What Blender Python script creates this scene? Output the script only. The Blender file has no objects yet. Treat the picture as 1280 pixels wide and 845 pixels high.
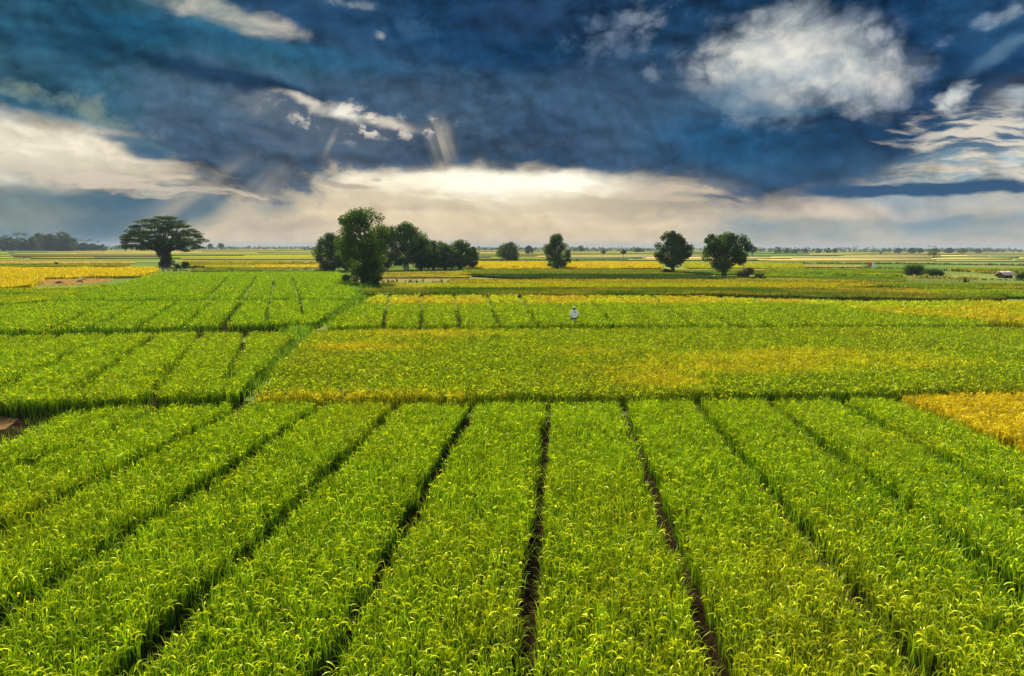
import bpy, math, random
import numpy as np
from mathutils import Vector, Matrix, Euler

random.seed(7)
rng = np.random.default_rng(11)
scene = bpy.context.scene
C = scene.collection
R = math.radians
EXPO = 1.5

# ------------------------------------------------------------------ camera
F = 853.0                      # focal length in photo pixels (24 mm lens)
H = 5.75
PITCH = R(7.58)
ROLL = R(0.17)
cam_d = bpy.data.cameras.new('camera')
cam = bpy.data.objects.new('camera', cam_d)
C.objects.link(cam)
cam_d.sensor_width = 36.0
cam_d.lens = F * 36.0 / 1280.0
cam_d.clip_start = 0.1
cam_d.clip_end = 20000
CM = Matrix.Rotation(math.pi / 2 - PITCH, 3, 'X') @ Matrix.Rotation(ROLL, 3, 'Z')
cam.matrix_world = Matrix.Translation((0, 0, H)) @ CM.to_4x4()
scene.camera = cam
CMn = np.array(CM)

def ray(px, py):
    return CM @ Vector(((px - 640) / F, -(py - 422.5) / F, -1.0))

def at(px, py, z=0.0):
    d = ray(px, py)
    t = (z - H) / min(d.z, -1e-4)
    return (d.x * t, d.y * t)

def depth_scale(px, py):
    """metres per photo pixel for something standing on the ground at this spot"""
    d = ray(px, py)
    t = -H / d.z
    return t / F

def project(x, y, z):
    p = np.stack([x, y, z - H], -1) @ CMn          # = CM^T p
    return 640 - F * p[..., 0] / p[..., 2], 422.5 + F * p[..., 1] / p[..., 2], -p[..., 2]

def srgb(r, g, b):
    def f(c):
        c /= 255.0
        return c / 12.92 if c <= 0.04045 else ((c + 0.055) / 1.055) ** 2.4
    return (f(r), f(g), f(b))

# ------------------------------------------------------------------ noise
def vnoise(x, y, seed=0):
    r = np.random.default_rng(seed)
    tab = r.random((256, 256))
    xi = np.floor(x).astype(int); yi = np.floor(y).astype(int)
    fx = x - xi; fy = y - yi
    fx = fx * fx * (3 - 2 * fx); fy = fy * fy * (3 - 2 * fy)
    a = tab[xi & 255, yi & 255]; b = tab[(xi + 1) & 255, yi & 255]
    c = tab[xi & 255, (yi + 1) & 255]; d = tab[(xi + 1) & 255, (yi + 1) & 255]
    return (a * (1 - fx) + b * fx) * (1 - fy) + (c * (1 - fx) + d * fx) * fy

def fbm(x, y, seed=0, octv=4):
    s = 0; a = 0.5; t = 0
    for i in range(octv):
        s = s + a * vnoise(x * 2 ** i + 17 * i, y * 2 ** i + 5 * i, seed + i)
        t += a; a *= 0.5
    return s / t

# ------------------------------------------------------------------ mesh helpers
class Geo:
    def __init__(self):
        self.v = []; self.q = []; self.c = []; self.n = 0
    def add(self, verts, quads, cols):
        verts = np.asarray(verts, np.float32).reshape(-1, 3)
        cols = np.asarray(cols, np.float32)
        if cols.ndim == 1:
            cols = np.tile(cols, (len(verts), 1))
        self.v.append(verts); self.c.append(cols.reshape(-1, 3))
        self.q.append(np.asarray(quads, np.int32).reshape(-1, 4) + self.n)
        self.n += len(verts)
    def mesh(self, name, mat, smooth=False):
        v = np.concatenate(self.v); q = np.concatenate(self.q); c = np.concatenate(self.c)
        me = bpy.data.meshes.new(name)
        me.vertices.add(len(v)); me.vertices.foreach_set('co', v.ravel())
        me.loops.add(q.size); me.loops.foreach_set('vertex_index', q.ravel())
        me.polygons.add(len(q)); me.polygons.foreach_set('loop_start', np.arange(0, q.size, 4, dtype=np.int32))
        if smooth:
            me.polygons.foreach_set('use_smooth', np.ones(len(q), bool))
        me.update(calc_edges=True)
        at_ = me.attributes.new('col', 'FLOAT_COLOR', 'POINT')
        at_.data.foreach_set('color', np.concatenate([c, np.ones((len(c), 1), np.float32)], 1).ravel())
        me.materials.append(mat)
        return me
    def build(self, name, mat, parent=None, loc=(0, 0, 0), smooth=False):
        o = bpy.data.objects.new(name, self.mesh(name, mat, smooth))
        C.objects.link(o); o.location = loc
        if parent: o.parent = parent
        return o

def tag(o, label=None, cat=None, group=None, kind=None):
    if label: o['label'] = label
    if cat: o['category'] = cat
    if group: o['group'] = group
    if kind: o['kind'] = kind
    return o

def empty(name, loc, rz=0.0, scale=1.0):
    o = bpy.data.objects.new(name, None); C.objects.link(o)
    o.empty_display_size = 0.2
    o.location = loc; o.rotation_euler = (0, 0, rz); o.scale = (scale,) * 3 if not isinstance(scale, tuple) else scale
    return o

def copy_thing(src, loc, rz, scale):
    r = src.copy(); C.objects.link(r)
    r.location = loc; r.rotation_euler = (0, 0, rz); r.scale = scale
    for ch in list(src.children):
        c = ch.copy(); C.objects.link(c); c.parent = r
        c.matrix_parent_inverse = ch.matrix_parent_inverse
    return r

def tube(g, pts, rad, col, n=7, cap=True):
    pts = [Vector(p) for p in pts]
    rings = []
    for i, p in enumerate(pts):
        d = (pts[min(i + 1, len(pts) - 1)] - pts[max(i - 1, 0)]).normalized()
        a = d.orthogonal().normalized() if abs(d.z) < 0.99 else Vector((1, 0, 0))
        a = (Vector((1, 0, 0)) - d * d.x).normalized() if abs(d.x) < 0.9 else a
        b = d.cross(a)
        rings.append([p + (a * math.cos(2 * math.pi * k / n) + b * math.sin(2 * math.pi * k / n)) * rad[i] for k in range(n)])
    v = [tuple(x) for r in rings for x in r]
    q = []
    for i in range(len(pts) - 1):
        for k in range(n):
            q.append((i * n + k, i * n + (k + 1) % n, (i + 1) * n + (k + 1) % n, (i + 1) * n + k))
    if cap:
        v.append(tuple(pts[-1])); t = len(v) - 1; i = len(pts) - 1
        for k in range(0, n):
            q.append((i * n + k, i * n + (k + 1) % n, t, t))
        q = [x if len(set(x)) == 4 else None for x in q]
        q = [x for x in q if x]
    g.add(v, q, col)

# ------------------------------------------------------------------ materials
def new_mat(name):
    m = bpy.data.materials.new(name); m.use_nodes = True
    nt = m.node_tree; nt.nodes.clear()
    out = nt.nodes.new('ShaderNodeOutputMaterial')
    return m, nt, out

def leaf_mat(name, trans=0.45, rough=0.45, spec=0.06, tint=(1.0, 1.0, 1.0)):
    m, nt, out = new_mat(name)
    L = nt.links
    a = nt.nodes.new('ShaderNodeAttribute'); a.attribute_name = 'col'
    d = nt.nodes.new('ShaderNodeBsdfDiffuse')
    t = nt.nodes.new('ShaderNodeBsdfTranslucent')
    mx = nt.nodes.new('ShaderNodeMixShader'); mx.inputs[0].default_value = trans
    gl = nt.nodes.new('ShaderNodeBsdfGlossy'); gl.inputs['Roughness'].default_value = rough
    m2 = nt.nodes.new('ShaderNodeMixShader'); m2.inputs[0].default_value = spec
    mul = nt.nodes.new('ShaderNodeMix'); mul.data_type = 'RGBA'; mul.blend_type = 'MULTIPLY'; mul.inputs[0].default_value = 1
    mul.inputs[7].default_value = (*tint, 1)
    L.new(a.outputs['Color'], mul.inputs[6])
    L.new(a.outputs['Color'], d.inputs['Color']); L.new(mul.outputs[2], t.inputs['Color'])
    L.new(d.outputs[0], mx.inputs[1]); L.new(t.outputs[0], mx.inputs[2])
    L.new(mx.outputs[0], m2.inputs[1]); L.new(gl.outputs[0], m2.inputs[2])
    L.new(m2.outputs[0], out.inputs['Surface'])
    return m

def solid_mat(name, use_attr=True, col=(0.5, 0.5, 0.5), rough=0.85, nscale=8.0, var=0.35, bump=0.3):
    m, nt, out = new_mat(name); L = nt.links
    p = nt.nodes.new('ShaderNodeBsdfPrincipled'); p.inputs['Roughness'].default_value = rough
    p.inputs['Specular IOR Level'].default_value = 0.0
    n = nt.nodes.new('ShaderNodeTexNoise'); n.inputs['Scale'].default_value = nscale; n.inputs['Detail'].default_value = 6
    tc = nt.nodes.new('ShaderNodeTexCoord'); L.new(tc.outputs['Object'], n.inputs['Vector'])
    mr = nt.nodes.new('ShaderNodeMapRange'); mr.inputs[1].default_value = 0.25; mr.inputs[2].default_value = 0.75
    mr.inputs[3].default_value = 1 - var; mr.inputs[4].default_value = 1 + var
    L.new(n.outputs['Fac'], mr.inputs[0])
    mul = nt.nodes.new('ShaderNodeVectorMath'); mul.operation = 'SCALE'
    if use_attr:
        a = nt.nodes.new('ShaderNodeAttribute'); a.attribute_name = 'col'
        L.new(a.outputs['Color'], mul.inputs[0])
    else:
        mul.inputs[0].default_value = col
    L.new(mr.outputs[0], mul.inputs['Scale'])
    L.new(mul.outputs[0], p.inputs['Base Color'])
    b = nt.nodes.new('ShaderNodeBump'); b.inputs['Strength'].default_value = bump; b.inputs['Distance'].default_value = 0.05
    L.new(n.outputs['Fac'], b.inputs['Height']); L.new(b.outputs[0], p.inputs['Normal'])
    L.new(p.outputs[0], out.inputs['Surface'])
    return m

M_rice = leaf_mat('rice_leaf', 0.30, 0.35, 0.006, (1.25, 1.1, 0.6))
M_leaf = leaf_mat('tree_leaf', 0.35, 0.5, 0.012, (1.2, 1.1, 0.6))
M_bark = solid_mat('bark', True, nscale=6)
M_soil = solid_mat('mud', False, (0.020, 0.012, 0.006), 1.0, 3.0, 0.5, 0.6)
M_stub = solid_mat('stubble', True, nscale=2.5, var=0.4, bump=0.8)
M_cloth = solid_mat('white_cloth', False, (0.86, 0.84, 0.82), 0.9, 5, 0.06, 0.1)
M_skin = solid_mat('skin', False, (0.16, 0.085, 0.05), 0.6, 8, 0.08, 0.05)
M_dark = solid_mat('dark_cloth', False, (0.02, 0.02, 0.025), 0.9, 8, 0.1, 0.1)
M_wood = solid_mat('weathered_wood', False, (0.12, 0.08, 0.05), 0.85, 9, 0.3, 0.4)
M_orange = solid_mat('orange_tarp', False, (0.5, 0.16, 0.06), 0.7, 3, 0.3, 0.3)
M_thatch = solid_mat('pale_thatch', False, (0.55, 0.42, 0.36), 0.9, 5, 0.25, 0.6)
M_straw = leaf_mat('straw', 0.3, 0.5, 0.03)

# ground sheet material: grassy earth, varied at several sizes
def ground_mat():
    m, nt, out = new_mat('field_ground'); L = nt.links
    p = nt.nodes.new('ShaderNodeBsdfPrincipled'); p.inputs['Roughness'].default_value = 0.95
    p.inputs['Specular IOR Level'].default_value = 0.0
    tc = nt.nodes.new('ShaderNodeTexCoord')
    mp = nt.nodes.new('ShaderNodeMapping'); mp.inputs['Scale'].default_value = (0.012, 0.03, 1)
    L.new(tc.outputs['Object'], mp.inputs['Vector'])
    n1 = nt.nodes.new('ShaderNodeTexNoise'); n1.inputs['Scale'].default_value = 1.0; n1.inputs['Detail'].default_value = 8
    L.new(mp.outputs[0], n1.inputs['Vector'])
    cr = nt.nodes.new('ShaderNodeValToRGB')
    e = cr.color_ramp.elements
    e[0].position = 0.35; e[0].color = (0.07, 0.12, 0.025, 1)
    e[1].position = 0.68; e[1].color = (0.26, 0.21, 0.06, 1)
    x = e.new(0.5); x.color = (0.13, 0.17, 0.035, 1)
    L.new(n1.outputs['Fac'], cr.inputs[0])
    n2 = nt.nodes.new('ShaderNodeTexNoise'); n2.inputs['Scale'].default_value = 1.2; n2.inputs['Detail'].default_value = 8
    L.new(tc.outputs['Object'], n2.inputs['Vector'])
    mr = nt.nodes.new('ShaderNodeMapRange'); mr.inputs[1].default_value = .25; mr.inputs[2].default_value = .75; mr.inputs[3].default_value = .55; mr.inputs[4].default_value = 1.35
    L.new(n2.outputs['Fac'], mr.inputs[0])
    s = nt.nodes.new('ShaderNodeVectorMath'); s.operation = 'SCALE'
    L.new(cr.outputs[0], s.inputs[0]); L.new(mr.outputs[0], s.inputs['Scale'])
    L.new(s.outputs[0], p.inputs['Base Color'])
    L.new(p.outputs[0], out.inputs['Surface'])
    return m
M_ground = ground_mat()

# ------------------------------------------------------------------ the ground
g = Geo()
E_ = 4200.0
xs = np.linspace(-E_, E_, 29)
gx, gy = np.meshgrid(xs, xs, indexing='ij')
idx = np.arange(29 * 29).reshape(29, 29)
q = np.stack([idx[:-1, :-1], idx[1:, :-1], idx[1:, 1:], idx[:-1, 1:]], -1).reshape(-1, 4)
g.add(np.stack([gx.ravel(), gy.ravel(), np.zeros(gx.size)], -1), q, (0.1, 0.1, 0.05))
tag(g.build('ground', M_ground), kind='structure')

# ------------------------------------------------------------------ crops
def inside(x, y, poly):
    r = np.zeros(x.shape, bool)
    n = len(poly)
    for i in range(n):
        x1, y1 = poly[i]; x2, y2 = poly[(i + 1) % n]
        cnd = (y1 > y) != (y2 > y)
        xi = (x2 - x1) * (y - y1) / ((y2 - y1) if y2 != y1 else 1e-9) + x1
        r ^= cnd & (x < xi)
    return r

def seg_dist(x, y, a, b):
    ax, ay = a; bx, by = b
    dx, dy = bx - ax, by - ay
    t = np.clip(((x - ax) * dx + (y - ay) * dy) / (dx * dx + dy * dy + 1e-9), 0, 1)
    return np.hypot(x - ax - t * dx, y - ay - t * dy)

def blades(g, x, y, z0, phi, L, th0, th1, pw, w0, K, ca, cb, tw=0.0, taper=True):
    """ca, cb: (N,3) colours of base and tip. One strip of K-1 quads per blade, arching over."""
    N = len(x)
    if N == 0: return
    t = np.linspace(0, 1, K)
    tm = (t[1:] + t[:-1]) / 2
    th_m = th0[:, None] + (th1 - th0)[:, None] * tm[None, :] ** pw
    ds = (L / (K - 1))[:, None]
    r = np.concatenate([np.zeros((N, 1)), np.cumsum(np.sin(th_m) * ds, 1)], 1)
    z = np.concatenate([np.zeros((N, 1)), np.cumsum(np.cos(th_m) * ds, 1)], 1) + np.asarray(z0).reshape(-1, 1)
    th = th0[:, None] + (th1 - th0)[:, None] * t[None, :] ** pw
    cp, sp = np.cos(phi)[:, None], np.sin(phi)[:, None]
    X = x[:, None] + r * cp; Y = y[:, None] + r * sp
    if taper:
        prof = np.minimum(1.0, 0.45 + 2.2 * t) * (1 - t ** 2.6) + 0.06
    else:
        prof = 0.5 + 0.5 * np.sin(np.pi * np.clip(t * 1.05, 0, 1))
    w = np.asarray(w0).reshape(-1, 1) * prof[None, :] * 0.5
    tw = np.broadcast_to(np.asarray(tw), (N,))[:, None]
    ct, st = np.cos(tw), np.sin(tw)
    sx = -sp * ct + np.cos(th) * cp * st
    sy = cp * ct + np.cos(th) * sp * st
    sz = -np.sin(th) * st
    P0 = np.stack([X - sx * w, Y - sy * w, z - sz * w], -1)
    P1 = np.stack([X + sx * w, Y + sy * w, z + sz * w], -1)
    V = np.stack([P0, P1], 2).reshape(N, K * 2, 3)
    ii = np.arange(K - 1)
    qq = np.stack([2 * ii, 2 * ii + 1, 2 * ii + 3, 2 * ii + 2], -1)
    Q = qq[None] + (np.arange(N) * K * 2)[:, None, None]
    tc_ = (t ** 1.5)[None, :, None]
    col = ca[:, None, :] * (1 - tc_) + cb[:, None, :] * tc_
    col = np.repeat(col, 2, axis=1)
    g.add(V.reshape(-1, 3), Q.reshape(-1, 4), col.reshape(-1, 3))

# albedos of leaf and grain; blade feet darkened to hold shade between plants
GREEN_SHADE = np.array([0.012, 0.060, 0.004])
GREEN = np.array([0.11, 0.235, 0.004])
LIME = np.array([0.47, 0.55, 0.005])
YEL = np.array([0.46, 0.39, 0.008])
GOLD = np.array([0.52, 0.37, 0.012])
STRAW = np.array([0.50, 0.36, 0.15])
OLIVE = np.array([0.20, 0.20, 0.015])
BROWN = np.array([0.22, 0.13, 0.05])

def hill_points(poly, spacing, dirv, gaps, margin=140, jit=0.28, holes=()):
    """jittered planting grid along dirv inside the polygon (world xy), minus the gaps"""
    P = np.array(poly)
    d = np.array(dirv) / np.hypot(*dirv); n = np.array([d[1], -d[0]])
    a = P @ d; b = P @ n
    A, B = np.meshgrid(np.arange(a.min(), a.max(), spacing), np.arange(b.min(), b.max(), spacing), indexing='ij')
    A = A + (rng.random(A.shape) - .5) * 2 * jit * spacing; B = B + (rng.random(A.shape) - .5) * 2 * jit * spacing
    x = (A * d[0] + B * n[0]).ravel(); y = (A * d[1] + B * n[1]).ravel()
    k = inside(x, y, poly)
    x, y = x[k], y[k]
    u, v, dd = project(x, y, np.full(x.shape, 0.4))
    mg = margin + 250 / np.maximum(dd, 3)
    k = (dd > 1) & (u > -mg) & (u < 1280 + mg) & (v < 960)
    x, y = x[k], y[k]
    for (p0, p1, wd) in gaps:
        wob = (vnoise(x * .9, y * .9, 77) - .5) * 0.10
        k = seg_dist(x, y, p0, p1) > wd / 2 + wob
        x, y = x[k], y[k]
    return x, y

def crop(g, x, y, h, nb, np_, wl, K, base_mix, tone=None, wscale=1.0, ripe=0.0, seed=3, pan_col=None, spread=0.06, gold_noise=0.25):
    """rice hills at x,y: nb leaves and np_ drooping panicles each"""
    N = len(x)
    if N == 0: return
    big = fbm(x * 0.22, y * 0.16, seed, 4)
    small = fbm(x * 1.3, y * 1.3, seed + 9, 2)
    rp = np.clip(ripe + (big - 0.55) * 2.2 * gold_noise * 2 + (small - .5) * gold_noise, 0, 1)
    hh = h * (0.84 + 0.28 * rng.random(N)) * (0.88 + 0.24 * fbm(x * .5, y * .5, seed + 4, 2))
    hill_tone = np.exp(rng.normal(0, .24, N))
    def rep(a, k): return np.repeat(a, k)
    for kind in range(2):
        k = nb if kind == 0 else np_
        if k == 0: continue
        M = N * k
        bx, by = rep(x, k), rep(y, k)
        o = rng.normal(0, spread, (M, 2)); bx = bx + o[:, 0]; by = by + o[:, 1]
        ph = rng.random(M) * 2 * math.pi
        H_ = rep(hh, k)
        r_ = rep(rp, k)[:, None]
        u = rng.random((M, 1))
        if kind == 0:
            th0 = np.abs(rng.normal(0.10, 0.10, M)); th1 = rng.uniform(0.5, 2.5, M)
            L = H_ * rng.uniform(0.92, 1.25, M)
            ca = GREEN_SHADE * (0.7 + 0.6 * u) + (GREEN - GREEN_SHADE) * 0.4 * u  # stem green, darkened further as shade between the hills
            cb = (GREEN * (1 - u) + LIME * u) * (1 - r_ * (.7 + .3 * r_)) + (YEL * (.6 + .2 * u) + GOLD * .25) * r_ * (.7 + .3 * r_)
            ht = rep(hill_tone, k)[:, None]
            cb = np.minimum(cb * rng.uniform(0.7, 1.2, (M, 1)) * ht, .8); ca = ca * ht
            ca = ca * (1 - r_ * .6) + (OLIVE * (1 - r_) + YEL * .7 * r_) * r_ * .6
            if tone is not None: ca = ca * tone; cb = cb * tone
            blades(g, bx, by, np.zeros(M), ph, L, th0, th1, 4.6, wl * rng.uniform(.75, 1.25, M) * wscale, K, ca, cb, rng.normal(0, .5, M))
        else:
            z0 = H_ * rng.uniform(0.62, 0.88, M)
            th0 = rng.uniform(0.1, 0.6, M); th1 = rng.uniform(1.8, 2.9, M)
            L = rng.uniform(0.12, 0.21, M) * (1 + 0.5 * (wscale - 1))
            pc = (LIME * 1.02 * (1 - r_) + (YEL * (1 - u * .5) + GOLD * u * .5) * r_) if pan_col is None else np.tile(pan_col, (M, 1))
            pc = np.minimum(pc * rng.uniform(0.75, 1.3, (M, 1)) * rep(hill_tone, k)[:, None], .8)
            blades(g, bx, by, z0, ph, L, th0, th1, 1.0, wl * 1.25 * wscale * rng.uniform(.8, 1.3, M), max(4, K - 1), pc, pc, rng.normal(0, .6, M), taper=False)

def world_poly(pts, z=0.7):
    return [at(px, py, z) for px, py in pts]

def soil_sheet(poly, name='paddy_soil', z=0.004):
    import mathutils
    tri = mathutils.geometry.tessellate_polygon([[Vector((a, b, 0)) for a, b in poly]])
    me = bpy.data.meshes.new(name)
    me.from_pydata([(a, b, z) for a, b in poly], [], [tuple(t) for t in tri]); me.materials.append(M_soil)
    # all faces up
    for p in me.polygons:
        if p.normal.z < 0: p.flip()
    o = bpy.data.objects.new(name, me); C.objects.link(o)
    tag(o, kind='structure')
    return o

def line(p, q, w, z=0.7):
    return (at(*p, z), at(*q, z), w)

# ---- foreground field A ----
A_px = [(-260, 640), (-40, 556), (12, 540), (70, 511), (150, 502), (300, 498.5), (700, 496), (1105, 490.5), (1150, 503), (1286, 556), (1500, 640), (1560, 760), (1560, 930), (-260, 930)]
A = world_poly(A_px)
bed_dir = Vector(at(686, 497, .6)) - Vector(at(655, 845, .6))
bd = np.array(bed_dir.normalized())
bn = np.array([bd[1], -bd[0]])
o0 = np.array(at(655, 845, .55))
o1 = np.array(at(915, 845, .55)); sp_bed = float((o1 - o0) @ bn)
gapsA = []
for k in range(-9, 10):
    c = o0 + bn * sp_bed * k
    wd = {0: .29, -1: .33, 1: .31, 2: .36, -2: .38, -3: .42, 3: .40, 4: .42, -4: .44, -5: .45}.get(k, .45)
    gapsA.append((tuple(c - bd * 12), tuple(c + bd * 26), wd))
xA, yA = hill_points(A, 0.16, tuple(bd), gapsA)
dA = np.hypot(xA, yA)
soil_sheet(A)
g = Geo()
m1 = dA < 12.5
m2 = (dA >= 12.5)
rip = 0.10
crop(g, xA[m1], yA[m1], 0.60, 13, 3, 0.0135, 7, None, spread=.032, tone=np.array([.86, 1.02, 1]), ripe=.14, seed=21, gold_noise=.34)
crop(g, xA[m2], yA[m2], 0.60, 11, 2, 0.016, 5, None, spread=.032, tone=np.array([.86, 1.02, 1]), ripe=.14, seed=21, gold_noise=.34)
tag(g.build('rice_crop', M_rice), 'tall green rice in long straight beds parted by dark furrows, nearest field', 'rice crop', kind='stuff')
print('A hills', len(xA))

# ---- golden wedge at the right ----
Y1 = world_poly([(1122, 491), (1200, 488.5), (1560, 484), (1560, 640), (1300, 554)])
soil_sheet(Y1)
x, y = hill_points(Y1, 0.19, tuple(bd), [])
g = Geo()
crop(g, x, y, 0.70, 9, 9, 0.019, 5, None, ripe=1.15, tone=np.array([1.25, 1.2, 1]), seed=5, gold_noise=.1)
tag(g.build('rice_crop', M_rice), 'ripe golden rice wedge at the right edge beside the green beds', 'rice crop', kind='stuff')

# ---- second field B ----
B = world_poly([(318, 492), (350, 455), (392, 411), (480, 410), (800, 408), (1180, 407), (1560, 414), (1560, 479), (1190, 482.5), (1110, 484.5), (700, 489.5)])
soil_sheet(B)
x, y = hill_points(B, 0.21, tuple(bd), [])
# golden patches, seen in the photo
u, v, dd = project(x, y, np.full(x.shape, .7))
pt = np.zeros(len(x))
for (cx, cy, rx, ry, s) in [(985, 446, 150, 9, .75), (930, 456, 170, 7, .6), (430, 490, 110, 4, .9), (540, 489, 60, 4, .6), (830, 470, 60, 10, .5), (450, 430, 60, 5, .5),
                            (1150, 452, 120, 6, .4), (540, 415, 150, 5, .35), (1010, 437, 90, 4, .5), (720, 436, 80, 6, .25), (870, 492, 50, 4, .4)]:
    pt = np.maximum(pt, s * np.exp(-((u - cx) / rx) ** 2 - ((v - cy) / ry) ** 2))
pt = np.clip(pt * (0.1 + 1.3 * fbm(x * .8, y * .8, 66, 4)) * 1.7 + rng.normal(0, .15, len(pt)) * (pt > .08), 0, 1)
g = Geo()
T_B = np.array([.60, .70, 1.0])
for lo, hi in ((0, .12), (.12, .3), (.3, .5), (.5, 2)):
    m = (pt >= lo) & (pt < hi)
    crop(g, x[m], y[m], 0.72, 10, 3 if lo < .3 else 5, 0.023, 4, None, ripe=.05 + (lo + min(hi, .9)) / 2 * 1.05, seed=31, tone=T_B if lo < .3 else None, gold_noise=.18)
tag(g.build('rice_crop', M_rice), 'darker green rice with scattered golden patches in the wide second field', 'rice crop', kind='stuff')
print('B hills', len(x))

# ---- left field L1 ----
L1 = world_poly([(-260, 512), (-260, 436), (0, 418), (200, 414.5), (368, 413.5), (330, 452), (292, 488), (130, 493), (0, 498)])
soil_sheet(L1)
gl = [line((308, 412), (283, 470), .42), line((254, 412), (186, 490), .42), line((196, 414), (92, 486), .42), line((136, 416), (8, 476), .42), line((76, 417), (-80, 465), .4), line((20, 418), (-150, 458), .4)]
x, y = hill_points(L1, 0.215, tuple(Vector(at(254, 412)) - Vector(at(186, 490))), gl)
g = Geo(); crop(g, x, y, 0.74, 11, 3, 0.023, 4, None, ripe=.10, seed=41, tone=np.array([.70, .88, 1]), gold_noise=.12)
tag(g.build('rice_crop', M_rice), 'bright green rice with a dark front edge in the left field behind the nearest beds', 'rice crop', kind='stuff')
print('L1', len(x))

# ---- left field L2 (front part and back part) ----
L2 = world_poly([(-260, 420), (-260, 386), (0, 380.5), (60, 376), (400, 373.5), (432, 376), (392, 400.5), (200, 406), (0, 409.5)])
soil_sheet(L2)
gl = [line((337, 374), (332, 399), .5), line((374, 374), (380, 392), .5), line((300, 376), (278, 404), .6), line((262, 376), (225, 408), .5), line((222, 376), (165, 410), .5), line((180, 376), (105, 410), .5), (at(140, 376, .7), at(50, 412, .7), .5)]
x, y = hill_points(L2, 0.30, tuple(Vector(at(300, 376)) - Vector(at(278, 404))), gl)
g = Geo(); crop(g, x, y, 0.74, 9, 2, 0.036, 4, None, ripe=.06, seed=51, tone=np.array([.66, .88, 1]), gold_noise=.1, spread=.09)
tag(g.build('rice_crop', M_rice), 'vivid green rice in the left middle field behind the first dark bank', 'rice crop', kind='stuff')
L2b = world_poly([(60, 373.5), (92, 366), (150, 353), (196, 341), (300, 339), (424, 339), (440, 352), (448, 361), (436, 372), (400, 371), (200, 371.8)])
gl = [line((342, 350), (338, 372), .6), line((365, 345), (374, 373), .6), line((320, 345), (300, 373), .7), line((285, 345), (255, 373), .7), (at(200, 357, .7), at(445, 355, .7), .5)]
x, y = hill_points(L2b, 0.46, (0.1, 1), gl)
g = Geo(); crop(g, x, y, 0.74, 8, 1, 0.06, 3, None, ripe=.08, seed=52, tone=np.array([.66, .88, 1]), gold_noise=.14, spread=.14)
tag(g.build('rice_crop', M_rice), 'smooth green rice reaching back to the foot of the umbrella shaped tree', 'rice crop', kind='stuff')
print('L2b', len(x))

# ---- centre field C ----
Cp = world_poly([(406, 404.6), (430, 388), (452, 378.5), (900, 378), (1000, 377), (1120, 391), (1250, 401), (1180, 403), (800, 403), (480, 404.6)])
soil_sheet(Cp)
gc = []
for k in range(-1, 11):
    xa = 527 + k * 40.5; xb = 527 + k * 49
    if k == 4: continue
    gc.append((at(xa, 366, .7), at(xb, 406, .7), .46 if k < 4 else .36))
x, y = hill_points(Cp, 0.30, (0, 1), gc)
g = Geo(); crop(g, x, y, 0.72, 9, 2, 0.036, 4, None, ripe=.12, seed=61, tone=np.array([.70, .86, 1]), gold_noise=.16, spread=.09)
tag(g.build('rice_crop', M_rice), 'light green rice around the white clad worker in the centre field', 'rice crop', kind='stuff')
print('C', len(x))
Cg = world_poly([(455, 376.5), (470, 367.5), (700, 367.8), (860, 368.5), (1000, 373), (1110, 376.3), (1000, 376), (900, 377)])
x, y = hill_points(Cg, 0.42, (0, 1), gc)
g = Geo(); crop(g, x, y, 0.72, 5, 6, 0.05, 4, None, ripe=.85, seed=62, gold_noise=.6, spread=.12)
tag(g.build('rice_crop', M_rice), 'golden orange rice strip along the back of the centre field', 'rice crop', kind='stuff')
Rg = world_poly([(1004, 376), (1100, 374.5), (1560, 374), (1560, 402), (1285, 401), (1125, 389.5)])
x, y = hill_points(Rg, 0.42, (0, 1), [])
u, v, dd = project(x, y, np.full(x.shape, .7))
pt = np.clip(fbm(x * .16, y * .22, 68, 3) * 2.2 - .65, 0, 1)
g = Geo()
for lo, hi in ((0, .25), (.25, .55), (.55, 2)):
    m = (pt >= lo) & (pt < hi)
    crop(g, x[m], y[m], 0.72, 6, 4, 0.05, 4, None, ripe=.08 + lo * 1.15, seed=63, gold_noise=.3, spread=.12)
tag(g.build('rice_crop', M_rice), 'half ripe yellow and green rice at the right middle edge', 'rice crop', kind='stuff')

def shade_strip(path, width, name='shade_strip', z=.006):  # dark mud ribbon laid in for the shade under the crop fronts
    pts = [Vector(at(px, py, .35)) for px, py in path]
    poly = []
    L = []; Rr = []
    for i, p in enumerate(pts):
        d = (pts[min(i + 1, len(pts) - 1)] - pts[max(0, i - 1)]).normalized(); n = Vector((-d.y, d.x))
        L.append(p + n * width / 2); Rr.append(p - n * width / 2)
    v = [(q.x, q.y, z) for q in L + Rr]; k = len(L)
    me = bpy.data.meshes.new(name); me.from_pydata(v, [], [(i + k, i + 1 + k, i + 1, i) for i in range(k - 1)]); me.materials.append(M_soil)
    for p in me.polygons:
        if p.normal.z < 0: p.flip()
    o = bpy.data.objects.new(name, me); C.objects.link(o); tag(o, kind='structure')
shade_strip([(-260, 418), (0, 415.5), (200, 412.5), (392, 408.5)], 4.5)
shade_strip([(-260, 516), (0, 509), (60, 508), (150, 501), (302, 498.5)], 2.4)
shade_strip([(302, 499), (700, 496.5), (1110, 490.5), (1560, 485)], 1.6, z=.008)
shade_strip([(392, 410), (800, 407.5), (1180, 407), (1400, 411)], 3.0, z=.008)
shade_strip([(40, 375.5), (200, 374.6), (430, 374.6)], 3.0, z=.008)

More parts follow.
